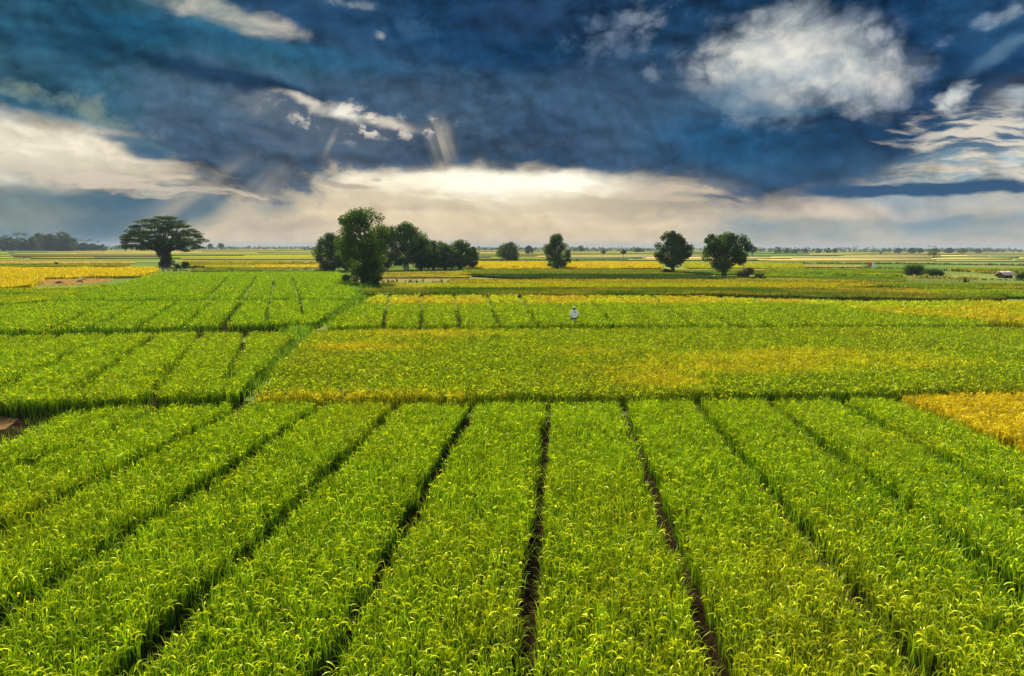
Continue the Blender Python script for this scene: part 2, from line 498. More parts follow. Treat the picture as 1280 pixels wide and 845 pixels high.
# ---- middle and far strips: raised stands of crop, rough top, real front edge ----
def strip(pts, kind_cols, label, h=0.6, tuft=1.0, name='rice_field', wl=None, ripe_var=.35, cat='rice crop'):
    """a stand of crop: a body at ~60% height plus leafy tufts up to full height"""
    poly = world_poly(pts, h * .9)
    P = np.array(poly)
    dist = np.median(np.hypot(P[:, 0], P[:, 1]))
    g = Geo()
    c0 = np.array(kind_cols[0]); c1 = np.array(kind_cols[1])
    # body as a grid clipped to the polygon: cells
    import mathutils
    area = 0.5 * abs(np.sum(P[:, 0] * np.roll(P[:, 1], -1) - P[:, 1] * np.roll(P[:, 0], -1)))
    # side walls + top (top as fan of quads through a resampled outline)
    n = len(P); cen = P.mean(0)
    ring = []
    for i in range(n):
        a, b = P[i], P[(i + 1) % n]
        L = np.hypot(*(b - a)); s = max(2, min(60, int(L / (dist * .02))))
        for t in range(s): ring.append(a + (b - a) * t / s)
    ring = np.array(ring); m = len(ring)
    jit = (rng.random(ring.shape) - .5) * min(1.2, dist * .004)
    ring = ring + jit
    hb = h * .62
    top = np.c_[ring, hb * (.9 + .2 * rng.random(m))]
    bot = np.c_[ring, np.zeros(m)]
    v = np.concatenate([bot, top]); q = [(i, (i + 1) % m, m + (i + 1) % m, m + i) for i in range(m)]
    cm = c0 * .5 + c1 * .5
    g.add(v, q, cm * .8)
    tri = mathutils.geometry.tessellate_polygon([[Vector((a, b, 0)) for a, b in ring]])
    tq = []
    vv = [tuple(p) for p in top]
    for t in tri:   # triangle -> three quads
        pa, pb, pc = (np.array(vv[k]) for k in t)
        if np.cross(pb - pa, pc - pa)[2] < 0: pb, pc = pc, pb
        ab, bc, ca, ce = (pa + pb) / 2, (pb + pc) / 2, (pc + pa) / 2, (pa + pb + pc) / 3
        i0 = len(vv); vv += [tuple(z) for z in (pa, ab, pb, bc, pc, ca, ce)]
        tq += [(i0, i0 + 1, i0 + 6, i0 + 5), (i0 + 1, i0 + 2, i0 + 3, i0 + 6), (i0 + 3, i0 + 4, i0 + 5, i0 + 6)]
    g.add(vv, tq, cm * .85)
    # tufts
    dens = tuft * 5.0 * (100 / max(dist, 60)) ** 1.7
    N = int(min(area * dens, 26000))
    x = rng.uniform(P[:, 0].min(), P[:, 0].max(), N * 4); y = rng.uniform(P[:, 1].min(), P[:, 1].max(), N * 4)
    k = inside(x, y, poly); x, y = x[k][:N], y[k][:N]
    u, w, dd = project(x, y, np.full(x.shape, .5))
    k = (u > -150) & (u < 1430); x, y = x[k], y[k]
    N = len(x); nb = 6
    sc = dist / 100
    M = N * nb
    bx = np.repeat(x, nb) + rng.normal(0, .22 * sc, M); by = np.repeat(y, nb) + rng.normal(0, .22 * sc, M)
    f = fbm(np.repeat(x, nb) / (7 * sc), np.repeat(y, nb) / (3.5 * sc), int(dist) % 97, 4)[:, None]
    f = np.clip((f - .5) * 3.6 + .5 + rng.normal(0, ripe_var * .4, (M, 1)), 0, 1)
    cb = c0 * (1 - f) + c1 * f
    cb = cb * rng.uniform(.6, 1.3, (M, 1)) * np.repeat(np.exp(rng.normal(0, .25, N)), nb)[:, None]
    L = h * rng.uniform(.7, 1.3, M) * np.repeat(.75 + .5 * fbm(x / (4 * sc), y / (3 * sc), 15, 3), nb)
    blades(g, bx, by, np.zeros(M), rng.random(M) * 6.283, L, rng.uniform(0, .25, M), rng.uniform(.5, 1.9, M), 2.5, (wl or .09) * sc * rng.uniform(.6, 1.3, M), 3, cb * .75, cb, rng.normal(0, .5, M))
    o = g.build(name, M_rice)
    tag(o, label, cat, kind='stuff')
    return o

GY = (GREEN * .9, LIME * .6); GOLDC = (YEL, np.array([.50, .39, .012])); OL = (OLIVE, YEL * .8); DG = (np.array([.03, .06, .012]), np.array([.06, .10, .015]))
MG = (GREEN * .8, OLIVE); TAN = (STRAW * .8, BROWN * 1.4); PG = (np.array([.16, .20, .06]), np.array([.22, .24, .08])); PB = (BROWN, BROWN * .7)
PGOLD = (np.array([.42, .33, .07]), np.array([.5, .36, .1]))
strip([(-260, 332), (60, 333.5), (196, 333.8), (192, 338), (172, 343), (60, 345), (-260, 347)], GOLDC, 'bright golden rice block on the left before the umbrella shaped tree', .75, 1.6)
strip([(-260, 349), (0, 347.5), (49, 346.5), (50, 349), (36, 354), (0, 357), (-260, 362)], GOLDC, 'small golden rice corner at the left edge in front of the golden block', .75, 1.6)
strip([(-260, 366), (0, 359.5), (92, 358.5), (140, 353.5), (95, 364), (60, 372.5), (0, 378), (-260, 384)], GY, 'low green crop at the left edge between stubble and green rice', .45, 1.5)
strip([(-260, 329.5), (165, 329.8), (150, 332), (-260, 331.3)], (GREEN * .8, YEL * .7), 'yellow green strip right behind the left golden block', .5, 1)
strip([(-260, 325.5), (60, 326), (165, 326), (165, 328.6), (-260, 328.5)], PGOLD, 'pale gold strip at left two bunds behind the golden block', .5, 1)
strip([(245, 334.2), (405, 334), (415, 337.3), (240, 337.5)], MG, 'olive strip between the umbrella shaped tree and the grove', .5, 1)
strip([(325, 330.2), (418, 330), (414, 333.2), (318, 333.4)], GOLDC, 'gold sliver left of the grove', .6, 1.4)
strip([(238, 330), (324, 330.2), (316, 333.3), (240, 333)], (LIME * .7, YEL * .7), 'lime sliver right of the umbrella shaped tree', .5, 1)
strip([(232, 325.5), (420, 325.5), (420, 329), (236, 329)], OL, 'olive gold strip far behind between left tree and grove', .5, 1)
strip([(585, 326.5), (684, 326.3), (690, 334.4), (585, 334.6)], GOLDC, 'golden strip between the grove and the narrow tree', .6, 1.6)
strip([(706, 326.3), (822, 326.5), (826, 334), (704, 334.4)], GOLDC, 'golden strip between the narrow tree and the round tree', .6, 1.6)
strip([(858, 327.5), (888, 327.3), (1002, 328.5), (1002, 334), (858, 334)], (LIME * .65, YEL * .85), 'gold and lime strip behind the two round trees', .5, 1.2)
strip([(580, 336), (700, 335.6), (985, 337.5), (960, 341), (880, 342), (720, 340.8), (585, 341.3)], MG, 'olive green strip under the row of lone trees', .45, 1.2)
strip([(575, 342.2), (700, 341.7), (850, 343), (960, 346.6), (880, 347), (740, 347.2), (640, 345.2)], DG, 'dark green sedge bank below the lone trees', .6, 2.0, name='sedge_bank', cat='sedge')
strip([(476, 339.5), (588, 338.5), (588, 345.5), (476, 345.8)], OL, 'olive gold weedy strip in front of the grove', .4, 1.2)
strip([(478, 353), (560, 353.2), (1000, 352), (1110, 355.5), (1005, 358.5), (900, 357.5), (478, 358)], (LIME * .6, YEL * .75), 'patchy lime and gold strip behind the dark bank', .5, 1.6)
strip([(562, 348.6), (880, 348.3), (1000, 347), (1090, 350.6), (1000, 351.2), (562, 352.2)], OL, 'olive gold strip in front of the sedge bank', .5, 1.5)
strip([(462, 365), (448, 361), (470, 359.5), (640, 360.3), (900, 358.8), (1005, 359.6), (1100, 363), (1260, 370.8), (1180, 371), (1000, 368), (900, 365.2), (700, 366)], (GREEN * .55, OLIVE), 'dark green grassy bank behind the golden orange strip', .65, 2.2, name='grass_bank', cat='grass bank')
strip([(1008, 358.5), (1140, 359), (1170, 365.5), (1110, 365)], OL, 'olive brown weedy wedge beyond the right end of the grassy bank', .45, 1.5)
strip([(1010, 352), (1560, 354), (1560, 362), (1150, 358)], (GREEN * .8, YEL * .7), 'green strip with gold flecks right of centre in the middle distance', .5, 1.4)
strip([(1150, 360), (1560, 364), (1560, 371), (1185, 368)], GY, 'fresh green strip at right behind the half ripe rice', .5, 1.4)
strip([(1002, 345.6), (1130, 346), (1130, 351), (1006, 350.8)], (GREEN * .8, OLIVE), 'green strip in front of the stubble left of the reed bush', .4, 1.3)
strip([(960, 340), (1128, 340.4), (1130, 345), (960, 344.6)], GY, 'fresh green strip before the orange and white shelter', .4, 1.2)
strip([(1185, 334.5), (1560, 336), (1560, 341), (1230, 340)], (GREEN * .8, YEL * .7), 'yellow green strip right of the reed bush', .4, 1.2)
strip([(958, 335), (1130, 335.4), (1130, 339), (958, 339)], (GREEN * .8, LIME * .6), 'green strip at the foot of the orange and white shelter', .4, 1.1)
strip([(958, 330.8), (1075, 331.3), (1078, 333.4), (958, 333.6)], (STRAW, PGOLD[0]), 'pale straw strip left of the orange and white shelter', .3, 1.0)

# cut stubble with straw heaps, left
poly = world_poly([(52, 348.5), (142, 348), (138, 352), (90, 356.5), (48, 356.3)], .02)
g = Geo(); P = np.array(poly)
N = 2600; x = rng.uniform(P[:, 0].min(), P[:, 0].max(), N); y = rng.uniform(P[:, 1].min(), P[:, 1].max(), N)
k = inside(x, y, poly); x, y = x[k], y[k]; M = len(x) * 4
cb = (np.array([.52, .35, .09]) * rng.uniform(.5, 1.1, (M, 1)))
blades(g, np.repeat(x, 4) + rng.normal(0, .1, M), np.repeat(y, 4) + rng.normal(0, .1, M), np.zeros(M), rng.random(M) * 6.28, rng.uniform(.15, .3, M), rng.uniform(0, .5, M), rng.uniform(.3, 1.4, M), 2, rng.uniform(.05, .1, M), 3, cb, cb)
tag(g.build('stubble', M_straw), 'cut pale brown stubble at left between golden blocks', 'stubble', kind='stuff')
def ground_patch(pts, col, name):
    poly = world_poly(pts, 0.02)
    import mathutils
    g2 = Geo()
    tri = mathutils.geometry.tessellate_polygon([[Vector((a, b, 0)) for a, b in poly]])
    vv = []; tq = []
    for t in tri:
        pa, pb, pc = (np.array([*poly[k], .008]) for k in t)
        if np.cross(pb - pa, pc - pa)[2] < 0: pb, pc = pc, pb
        ab, bc, ca, ce = (pa + pb) / 2, (pb + pc) / 2, (pc + pa) / 2, (pa + pb + pc) / 3
        i0 = len(vv); vv += [pa, ab, pb, bc, pc, ca, ce]
        tq += [(i0, i0 + 1, i0 + 6, i0 + 5), (i0 + 1, i0 + 2, i0 + 3, i0 + 6), (i0 + 3, i0 + 4, i0 + 5, i0 + 6)]
    g2.add(vv, tq, col)
    return tag(g2.build(name, M_stub), kind='structure')
ground_patch([(52, 348.6), (140, 348.2), (132, 351.8), (92, 356), (50, 356.3)], np.array([.34, .20, .05]), 'stubble_ground')
ground_patch([(474, 348.4), (520, 347.6), (562, 348.6), (556, 351), (474, 351.6)], STRAW * .42, 'stubble_ground')
soil_sheet(world_poly([(-260, 640), (-260, 507), (60, 506), (72, 511), (12, 541), (-40, 556)], .3), 'corner_mud', .003)
ground_patch([(-60, 541), (-60, 522), (6, 520), (24, 523), (6, 536)], BROWN * .8, 'bare_earth')

# far patchwork: low strips with broken ends, to the tree lines
g = Geo()
rows = [(324.6, 323.0), (322.6, 321.0), (320.6, 319.4), (319.0, 318.0), (317.8, 317.0), (316.8, 316.2), (316.0, 315.5), (315.3, 314.9), (314.7, 314.3), (314.1, 313.7), (313.5, 313.1), (312.9, 312.5), (312.2, 311.8)]
pal = [GY[0], GY[1], PGOLD[0], OLIVE, PG[0], PG[1], TAN[0], BROWN * .8, np.array([.10, .16, .04]), np.array([.2, .22, .05]), PGOLD[1], np.array([.12, .14, .03])]
for ri, (yb, yt) in enumerate(rows):
    x0 = -150 - random.random() * 60
    while x0 < 1430:
        wdt = random.uniform(60, 260)
        x1 = x0 + wdt
        sl = (x0 - 640) * 4 / 1280 if True else 0
        off = (x0 + wdt / 2 - 640) * 0.0030
        c = pal[random.randrange(len(pal))] * random.uniform(.8, 1.1)
        h = random.uniform(.15, .5)
        p = [at(x0, yb + off, h), at(x1, yb + off, h), at(x1 + random.uniform(-6, 6), yt + off, h), at(x0 + random.uniform(-6, 6), yt + off, h)]
        v = [(a, b, 0.01) for a, b in p] + [(a, b, h) for a, b in p]
        g.add(v, [(0, 1, 5, 4), (1, 2, 6, 5), (2, 3, 7, 6), (3, 0, 4, 7), (4, 5, 6, 7)], c)
        x0 = x1 + random.uniform(0, 8)
tag(g.build('distant_fields', M_stub), kind='structure')

# ---- grassy bunds ----
def bund(path, width, label, h=.42, dens=26, tone=1.0, hump=.18, name='bund_grass'):
    """low earth bank of a few turns with grass on it; path in px at ground level"""
    pts = [Vector(at(px, py, .1)) for px, py in path]
    g = Geo()
    X = []; Y = []
    for a, b in zip(pts[:-1], pts[1:]):
        L = (b - a).length; n = max(1, int(L * width * dens))
        t = rng.random(n); s = rng.normal(0, width * .3, n)
        d = (b - a).normalized(); nn = Vector((d.y, -d.x))
        X.append(a.x + (b.x - a.x) * t + nn.x * s); Y.append(a.y + (b.y - a.y) * t + nn.y * s)
    x = np.concatenate(X); y = np.concatenate(Y)
    u, v, dd = project(x, y, np.full(x.shape, .3)); k = (u > -120) & (u < 1400) & (fbm(x * .9, y * .9, 91, 3) + rng.normal(0, .08, len(x)) > .40); x, y, dd = x[k], y[k], dd[k]
    clump = np.repeat(np.clip(.25 + 1.5 * fbm(x * .7, y * .7, 92, 3) ** 1.3, .3, 1.5), 5)
    nb = 5; M = len(x) * nb
    sc = np.clip(np.repeat(dd, nb) / 40, .5, 4)
    f = rng.random((M, 1))
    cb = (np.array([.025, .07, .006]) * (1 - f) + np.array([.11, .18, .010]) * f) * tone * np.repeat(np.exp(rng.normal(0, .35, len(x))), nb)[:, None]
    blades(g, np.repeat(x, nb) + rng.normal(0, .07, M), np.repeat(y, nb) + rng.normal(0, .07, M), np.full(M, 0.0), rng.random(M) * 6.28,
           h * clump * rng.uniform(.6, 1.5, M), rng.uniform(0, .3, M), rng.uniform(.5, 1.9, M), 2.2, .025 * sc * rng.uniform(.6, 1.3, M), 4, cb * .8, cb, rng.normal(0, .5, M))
    return tag(g.build(name, M_rice), label, 'grass', kind='stuff')
bund([(456, 360), (440, 380), (400, 402), (378, 412), (345, 446), (310, 486), (292, 499)], 1.5, 'dark grassy bund running diagonally from the big tree to the near beds', .55, 34, 2.1)
bund([(456, 356), (446, 372), (424, 392), (402, 404)], 3.2, 'thick grass widening the bund below the big leafy tree', .5, 12, 1.6)
bund([(-200, 417), (0, 415), (200, 411.5), (390, 406.5)], .6, 'grass line darkened as shade along the front of the left middle field', .2, 2.5, .4)  # tone lowered to stand for the shaded crop front
bund([(-200, 515), (0, 508), (60, 507), (150, 500), (300, 496.5)], .9, 'weedy grass darkened as shade behind the nearest beds at left', .28, 12, .55)  # dark tone gives the shade at the foot of the crop
bund([(-80, 556), (8, 540), (40, 527), (66, 514), (120, 505)], .9, 'weedy grass round the bare corner at the left end of the nearest beds', .3, 40, .9)
bund([(-80, 520), (10, 516), (50, 514)], 1.0, 'dark weeds behind the bare corner at the left edge', .32, 40, .7)
bund([(300, 496), (700, 494), (1110, 488.5), (1560, 483)], .3, 'thin grass line darkened as shade between the nearest beds and the second field', .2, 12, .5)  # grass colour darkened to draw the shade line between fields
bund([(392, 408.5), (800, 406.4), (1180, 405.6), (1400, 409)], .5, 'thin grass line darkened as shade behind the second field', .2, 6, .5)  # grass colour darkened for the shade line here as well
bund([(1180, 406), (1290, 406), (1560, 412)], 2.4, 'dark grass clump line at the right end behind the second field', .55, 10, .75)
for pth, wd_, lab in (([(958, 359), (1100, 360), (1290, 368)], 2.0, 'dark grassy line from the pale strip to the right edge, behind the half ripe rice'),
                      ([(470, 353), (700, 352.6), (880, 352)], 1.6, 'dark weedy line across the middle, two strips behind the golden orange one'),
                      ([(1180, 372), (1290, 373), (1420, 373)], 2.2, 'dark grass tufts behind the half ripe rice at the right edge'),
                      ([(960, 345.5), (1130, 346)], 1.8, 'dark grass line below the shelter strip'),
                      ([(590, 335.3), (700, 335.6), (830, 335.3)], 2.6, 'dark weedy line at the front of the golden strips'),
                      ([(200, 338.5), (330, 338.4), (428, 338.5)], 2.4, 'dark grass line joining the umbrella shaped tree to the grove'),
                      ([(-60, 345.8), (60, 346), (172, 344.2)], 1.3, 'dark green front edge of the left golden block'),
                      ([(960, 335), (1080, 335.6), (1300, 342)], 3.0, 'dark scrub line by the orange and white shelter'),
                      ([(235, 329.6), (330, 329.7), (425, 329.6)], 3.5, 'dark line behind the gold slivers left of the grove'),
                      ([(600, 325.5), (760, 325.4), (960, 326.2)], 5.0, 'dark line along the back of the golden strips'),
                      ([(960, 329), (1120, 329.4), (1290, 332)], 4.0, 'dark line in the right hand fields far behind the shelter')):
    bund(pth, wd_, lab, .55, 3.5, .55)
bund([(880, 339), (1000, 343.5), (1140, 347), (1300, 351)], 2.0, 'rough grass line in front of the right hand shelter fields', .5, 5, .8)

# ------------------------------------------------------------------ trees
LEAF_D = np.array([.016, .040, .008]); LEAF_M = np.array([.036, .080, .011]); LEAF_L = np.array([.085, .150, .014])
BARK = (0.11, 0.085, 0.06); BARK_PALE = (0.34, 0.29, 0.23)

def leaf_cloud(g, cen, rad, n, size, cd, cl, flat=1.0, up=.35):
    """n leaf faces round clump centres cen (K,3) with radii rad (K)"""
    K = len(cen)
    k = rng.integers(0, K, n)
    d = rng.normal(0, 1, (n, 3)); d /= np.linalg.norm(d, axis=1, keepdims=True)
    rr = rng.random((n, 1)) ** .45
    p = cen[k] + d * rr * rad[k][:, None] * np.array([1, 1, flat])
    nrm = d * .6 + rng.normal(0, .6, (n, 3)) + np.array([0, 0, up]); nrm /= np.linalg.norm(nrm, axis=1, keepdims=True)
    a = np.cross(nrm, rng.normal(0, 1, (n, 3))); a /= np.linalg.norm(a, axis=1, keepdims=True)
    b = np.cross(nrm, a)
    s = size * rng.uniform(.6, 1.4, (n, 1))
    V = np.stack([p - a * s * .5, p - b * s * .28 + nrm * s * .06, p + a * s * .5, p + b * s * .28 + nrm * s * .06], 1)
    tone = rng.random((K, 1))[k] * .6 + rng.random((n, 1)) * .4
    col = cd * (1 - tone) + cl * tone
    g.add(V.reshape(-1, 3), np.arange(n * 4).reshape(-1, 4), np.repeat(col, 4, 0))

def make_tree(name, x, y, h, w, style='round', seed=0, label='', group=None, leaf=None, cd=LEAF_D, cl=LEAF_L, n=7000, skirt=.18, bark=BARK, trunk_r=None, cat='tree', rz=0.0, extra=()):
    global rng
    keep = rng; rng = np.random.default_rng(1000 + seed); rs = random.Random(seed)
    root = empty(name, (x, y, 0), rz)
    tag(root, label, cat, group)
    leaf = leaf or max(.16, h * .028)
    tg = Geo(); cg = Geo()
    tr = trunk_r or max(.14, w * .045)
    lobes = []
    if style == 'umbrella':
        fork = h * .24
        tube(tg, [(0, 0, -.1), (.1, 0, h * .1), (-.05, .1, h * .18), (0, 0, fork)], [tr * 1.5, tr * 1.2, tr * 1.05, tr], bark, 9)
        for tier, (zt, rt, cnt) in enumerate([(.38, .70, 12), (.45, .92, 22), (.53, 1.0, 26), (.62, .97, 26), (.71, .88, 24), (.80, .72, 19), (.88, .52, 13), (.955, .28, 7)]):
            for k in range(cnt):
                a = 2 * math.pi * (k + rs.random() * .9) / cnt + tier * .5
                r = w * .5 * rt * (rs.uniform(.78, .98) if k % 3 else rs.uniform(.4, .65))
                lobes.append((r * math.cos(a), r * math.sin(a), h * (zt - .05 * (r / (w * .5)) ** 2 + rs.uniform(-.045, .045)), w * rs.uniform(.055, .10)))
                if k % 2 == 0:
                    e = Vector((r * math.cos(a), r * math.sin(a), h * zt - .3))
                    s0 = Vector((0, 0, fork * .9)); mid = s0.lerp(e, .45) + Vector((0, 0, h * .06))
                    tube(tg, [s0, s0.lerp(mid, .5) + Vector((0, 0, h * .03)), mid, e], [tr * .32, tr * .24, tr * .16, tr * .06], bark, 5)
        L = np.array(lobes)
        leaf_cloud(cg, L[:, :3], L[:, 3], n, leaf, cd, cl, flat=.26, up=.9)
        iv = np.array([[rs.gauss(0, .75), rs.gauss(0, .75), rs.uniform(.2, h * .36)] for _ in range(40)])
        leaf_cloud(cg, iv, np.full(40, .95), int(n * .2), leaf * .9, cd, cl)
    else:
        if style == 'sparse':
            nl, env = 26, lambda t: math.sin(math.pi * min(1, .25 + .75 * t)) ** .7
        elif style == 'cone':
            nl, env = 64, lambda t: max(.14, (1 - t) ** .5) * min(1, .62 + 2 * t)
        elif style == 'tall':
            nl, env = 84, lambda t: float(np.interp(t, [0, .12, .3, .5, .7, .85, 1], [.50, .50, .74, .95, 1.0, .84, .42]))
        else:
            nl, env = 74, lambda t: max(.2, 1 - abs((t - .36) / (.40 if t < .36 else .66)) ** 2.2 * .85)
        z0 = h * skirt
        for k in range(nl):
            t = (k + rs.random()) / nl
            a = rs.random() * 6.283; e = env(t)
            lob = .92 + .1 * math.sin(a * 2 + seed) * math.cos(t * 7 + seed * 1.7)
            r = w * .5 * e * lob * math.sqrt(rs.uniform(.12, 1.0)) * 1.08
            lr = w * rs.uniform(.10, .165) * (1.0 if style != 'cone' else .85)
            zz = z0 + (h - z0 - lr * .8) * t
            lobes.append((r * math.cos(a), r * math.sin(a), max(zz, lr * .9), lr))
        lobes += [(a * w, b * w, c * h, d * w) for a, b, c, d in extra]
        L = np.array(lobes)
        bend = rs.uniform(-.05, .05) * h
        top = h * .72
        tp = [(0, 0, -.1), (bend * .3, 0, top * .3), (bend, bend * .5, top * .65), (bend * .8, 0, top)]
        tube(tg, tp, [tr * 1.45, tr, tr * .75, tr * .25], bark, 8)
        for k in range(0, nl, 3):
            e = Vector(lobes[k][:3]); zz = min(max(e.z * .55, h * .14), top * .85); f = zz / top
            s0 = Vector((bend * min(1, f * 1.3), 0, zz))
            if e.z > zz: tube(tg, [s0, s0.lerp(e, .5) + Vector((0, 0, -.02 * h)), e], [tr * .42, tr * .26, tr * .08], bark, 5)
        leaf_cloud(cg, L[:, :3], L[:, 3], n, leaf, cd, cl, flat=.85)
    cg.build('crown', M_leaf, root); tg.build('trunk', M_bark, root, smooth=True)
    rng = keep
    return root

def tree_px(name, px, base, top, wpx, style, seed, label, **k):
    s = depth_scale(px, base); x, y = at(px, base)
    return make_tree(name, x, y, (base - top) * s, wpx * s, style, seed, label, **k)

tree_px('rain_tree', 206, 333.5, 271, 97, 'umbrella', 3, 'wide dark umbrella shaped tree with layered crown standing alone at left', n=34000, leaf=.36, trunk_r=.8, cd=LEAF_D * .9, cl=LEAF_L * .7, bark=(.05, .04, .03))
tree_px('broadleaf_tree', 455, 354.5, 259, 72, 'tall', 5, 'tallest leafy tree in front of the grove, foliage down to its foot', n=24000, leaf=.28, skirt=.03, trunk_r=.45, cl=LEAF_L * 1.15, cd=LEAF_D * 1.1)
grove = 'trees of the grove behind the tallest tree'
tree_px('broadleaf_tree', 414, 339, 290, 42, 'round', 6, 'bushy dark tree with pale trunk at the left end of the grove', group=grove, n=13000, leaf=.32, skirt=.06, bark=BARK_PALE, trunk_r=.28)
tree_px('broadleaf_tree', 434, 338, 293, 50, 'round', 7, 'low dark tree half hidden left behind the tallest grove tree', group=grove, n=10000, leaf=.34, skirt=.04)
tree_px('broadleaf_tree', 482, 338, 280, 58, 'round', 8, 'tree showing just right of the tallest tree, pale stems below', group=grove, n=12000, leaf=.36, skirt=.12, bark=BARK_PALE)
tree_px('broadleaf_tree', 508, 337.5, 277, 56, 'round', 9, 'second tallest grove tree, open crown with sky gaps', group=grove, n=15000, leaf=.38, skirt=.14, bark=BARK_PALE)
tree_px('broadleaf_tree', 526, 337, 294, 40, 'round', 10, 'dense low tree under the open crowned grove tree', group=grove, n=9000, leaf=.34, skirt=.04)
tree_px('broadleaf_tree', 542, 337, 299, 38, 'tall', 11, 'slim tree with thin pale stem in the middle of the grove', group=grove, n=8500, leaf=.34, skirt=.1, bark=BARK_PALE)
tree_px('broadleaf_tree', 557, 336.5, 303, 36, 'round', 12, 'lowest round tree towards the right of the grove', group=grove, n=8500, leaf=.34, skirt=.04)
tree_px('broadleaf_tree', 575, 336, 299, 42, 'round', 13, 'round crowned tree near the right end of the grove', group=grove, n=10000, leaf=.34, skirt=.1)
tree_px('broadleaf_tree', 590, 336, 308, 22, 'round', 14, 'smallest tree closing the grove at its right end', group=grove, n=4000, leaf=.34, skirt=.1)
tree_px('broadleaf_tree', 636, 326, 301.5, 33, 'round', 15, 'hazy broad tree with skirt to the ground right of the grove', n=5000, leaf=.55, skirt=.04)
tree_px('broadleaf_tree', 661, 317.5, 306.5, 12, 'round', 16, 'small hazy round tree far behind, between broad tree and narrow tree', n=1500, leaf=.8, skirt=.1)
tree_px('broadleaf_tree', 696, 335.5, 291.5, 44, 'cone', 17, 'narrow upright tree tapering to a ragged top at the centre', n=11000, leaf=.36, skirt=.06, trunk_r=.4)
tree_px('broadleaf_tree', 841, 341, 290, 44, 'round', 18, 'round tree on a short clear trunk, left of the two round trees', n=18000, leaf=.33, skirt=.20, extra=((-.20, 0, .93, .12), (-.30, 0, .84, .1), (-.05, 0, .96, .1), (.44, 0, .62, .1), (-.46, 0, .45, .12)), trunk_r=.38)
tree_px('broadleaf_tree', 905, 346, 290, 54, 'round', 20, 'round tree with a crown lobe hanging to the right and forked trunk', n=22000, leaf=.33, skirt=.21, extra=((.38, 0, .84, .14), (.46, .05, .78, .13), (.50, -.05, .69, .11), (.52, 0, .61, .08), (-.42, 0, .80, .08), (-.3, .1, .88, .1)), trunk_r=.42)
tree_px('broadleaf_tree', 940, 319.5, 306.5, 13, 'round', 22, 'small hazy tree on thin stem right of the lobed round tree', n=1500, leaf=.7, skirt=.35)
tree_px('broadleaf_tree', 1167, 322.5, 309.5, 15, 'sparse', 23, 'bare looking dark tree before the right hand tree line', n=900, leaf=.5, skirt=.25)
tree_px('broadleaf_tree', 157, 314.5, 302.5, 11, 'round', 24, 'faint tree peeking out left of the umbrella shaped tree', n=1200, leaf=1.0, skirt=.3)
tree_px('broadleaf_tree', 263, 312.4, 304.2, 6.5, 'round', 25, 'tiny hazy tree right of the umbrella tree, smaller of two', n=700, leaf=1.3, skirt=.35)
tree_px('broadleaf_tree', 276, 312.6, 303.6, 8, 'round', 26, 'tiny hazy tree right of the umbrella tree, larger of two', n=800, leaf=1.3, skirt=.35)
tree_px('broadleaf_tree', 754, 319, 312, 7, 'round', 27, 'very small tree on a thin stem right of the narrow tree', n=600, leaf=.6, skirt=.4)
tree_px('broadleaf_tree', 779, 321, 312, 9, 'sparse', 28, 'very small flat topped tree midway between narrow and round trees', n=700, leaf=.6, skirt=.5)
tree_px('broadleaf_tree', 797, 315.5, 308.5, 17, 'round', 29, 'small broad hazy tree left of the round trees', n=1500, leaf=1.0, skirt=.02)
tree_px('broadleaf_tree', 726, 315.2, 306.5, 12, 'sparse', 30, 'small hazy tree just right of the narrow tree on the far line', n=900, leaf=1.1, skirt=.2)
tree_px('broadleaf_tree', 1101, 317.5, 314, 4, 'round', 31, 'tiny dark dot of a tree right of the far palms', n=300, leaf=.5, skirt=.1)
tree_px('broadleaf_tree', 969, 317.5, 312, 4.5, 'round', 32, 'tiny dark tree in front of the right hand tree line', n=350, leaf=.5, skirt=.1)

# left wood: palms and broadleaf trees, prototypes then copies
def make_palm(x, y, h, label, group, seed):
    root = empty('palm_tree', (x, y, 0)); tag(root, label, 'tree', group)
    rs = random.Random(seed)
    tg = Geo(); cg = Geo()
    tube(tg, [(0, 0, -.1), (.2, 0, h * .3), (.5, .1, h * .65), (.6, .1, h * .86)], [.34, .25, .2, .17], BARK, 7)
    base = np.array([.6, .1, h * .86])
    nfr = 20
    ph = np.array([2 * math.pi * (k * .382) for k in range(nfr)]); el = np.array([rs.uniform(.1, 1.7) for _ in range(nfr)])
    for k in range(nfr):
        L = h * .27
        n = 9
        for s in range(1, n):
            t = s / n
            th = el[k] * .6 + t * 1.25
            r = L * t * math.sin(min(th, 1.75)); z = L * t * math.cos(min(th, 2.2)) * .9
            p = base + np.array([r * math.cos(ph[k]), r * math.sin(ph[k]), z])
            for sd in (-1, 1):
                side = np.array([-math.sin(ph[k]), math.cos(ph[k]), 0]) * sd
                tip = p + side * h * .045 * (1 - abs(t - .5)) + np.array([math.cos(ph[k]), math.sin(ph[k]), 0]) * h * .02 + np.array([0, 0, -h * .018])
                w_ = np.array([math.cos(ph[k]), math.sin(ph[k]), -.3]) * h * .011
                c = LEAF_D * (1 - t) + LEAF_M * t
                cg.add([p - w_, p + w_, tip + w_ * .4, tip - w_ * .4], [(0, 1, 2, 3)], c)
    cg.build('crown', M_leaf, root); tg.build('trunk', M_bark, root, smooth=True)
    return root
gw = 'trees of the far wood at the left edge'
wy = 313.6
def spot(px, base):
    x, y = at(px, base); return (x, y, 0), depth_scale(px, base)
(px_, s_) = spot(-6, wy)
b1 = make_tree('broadleaf_tree', px_[0], px_[1], 20, 16, 'round', 40, 'broad hazy tree in the wood at the left edge', gw, leaf=1.1, n=3200, skirt=.05)
b2 = make_tree('broadleaf_tree', px_[0] - 14, px_[1], 20, 12, 'tall', 41, 'tall narrow hazy tree in the wood at the left edge', gw, leaf=1.1, n=3000, skirt=.05)
(px_, s_) = spot(22, wy)
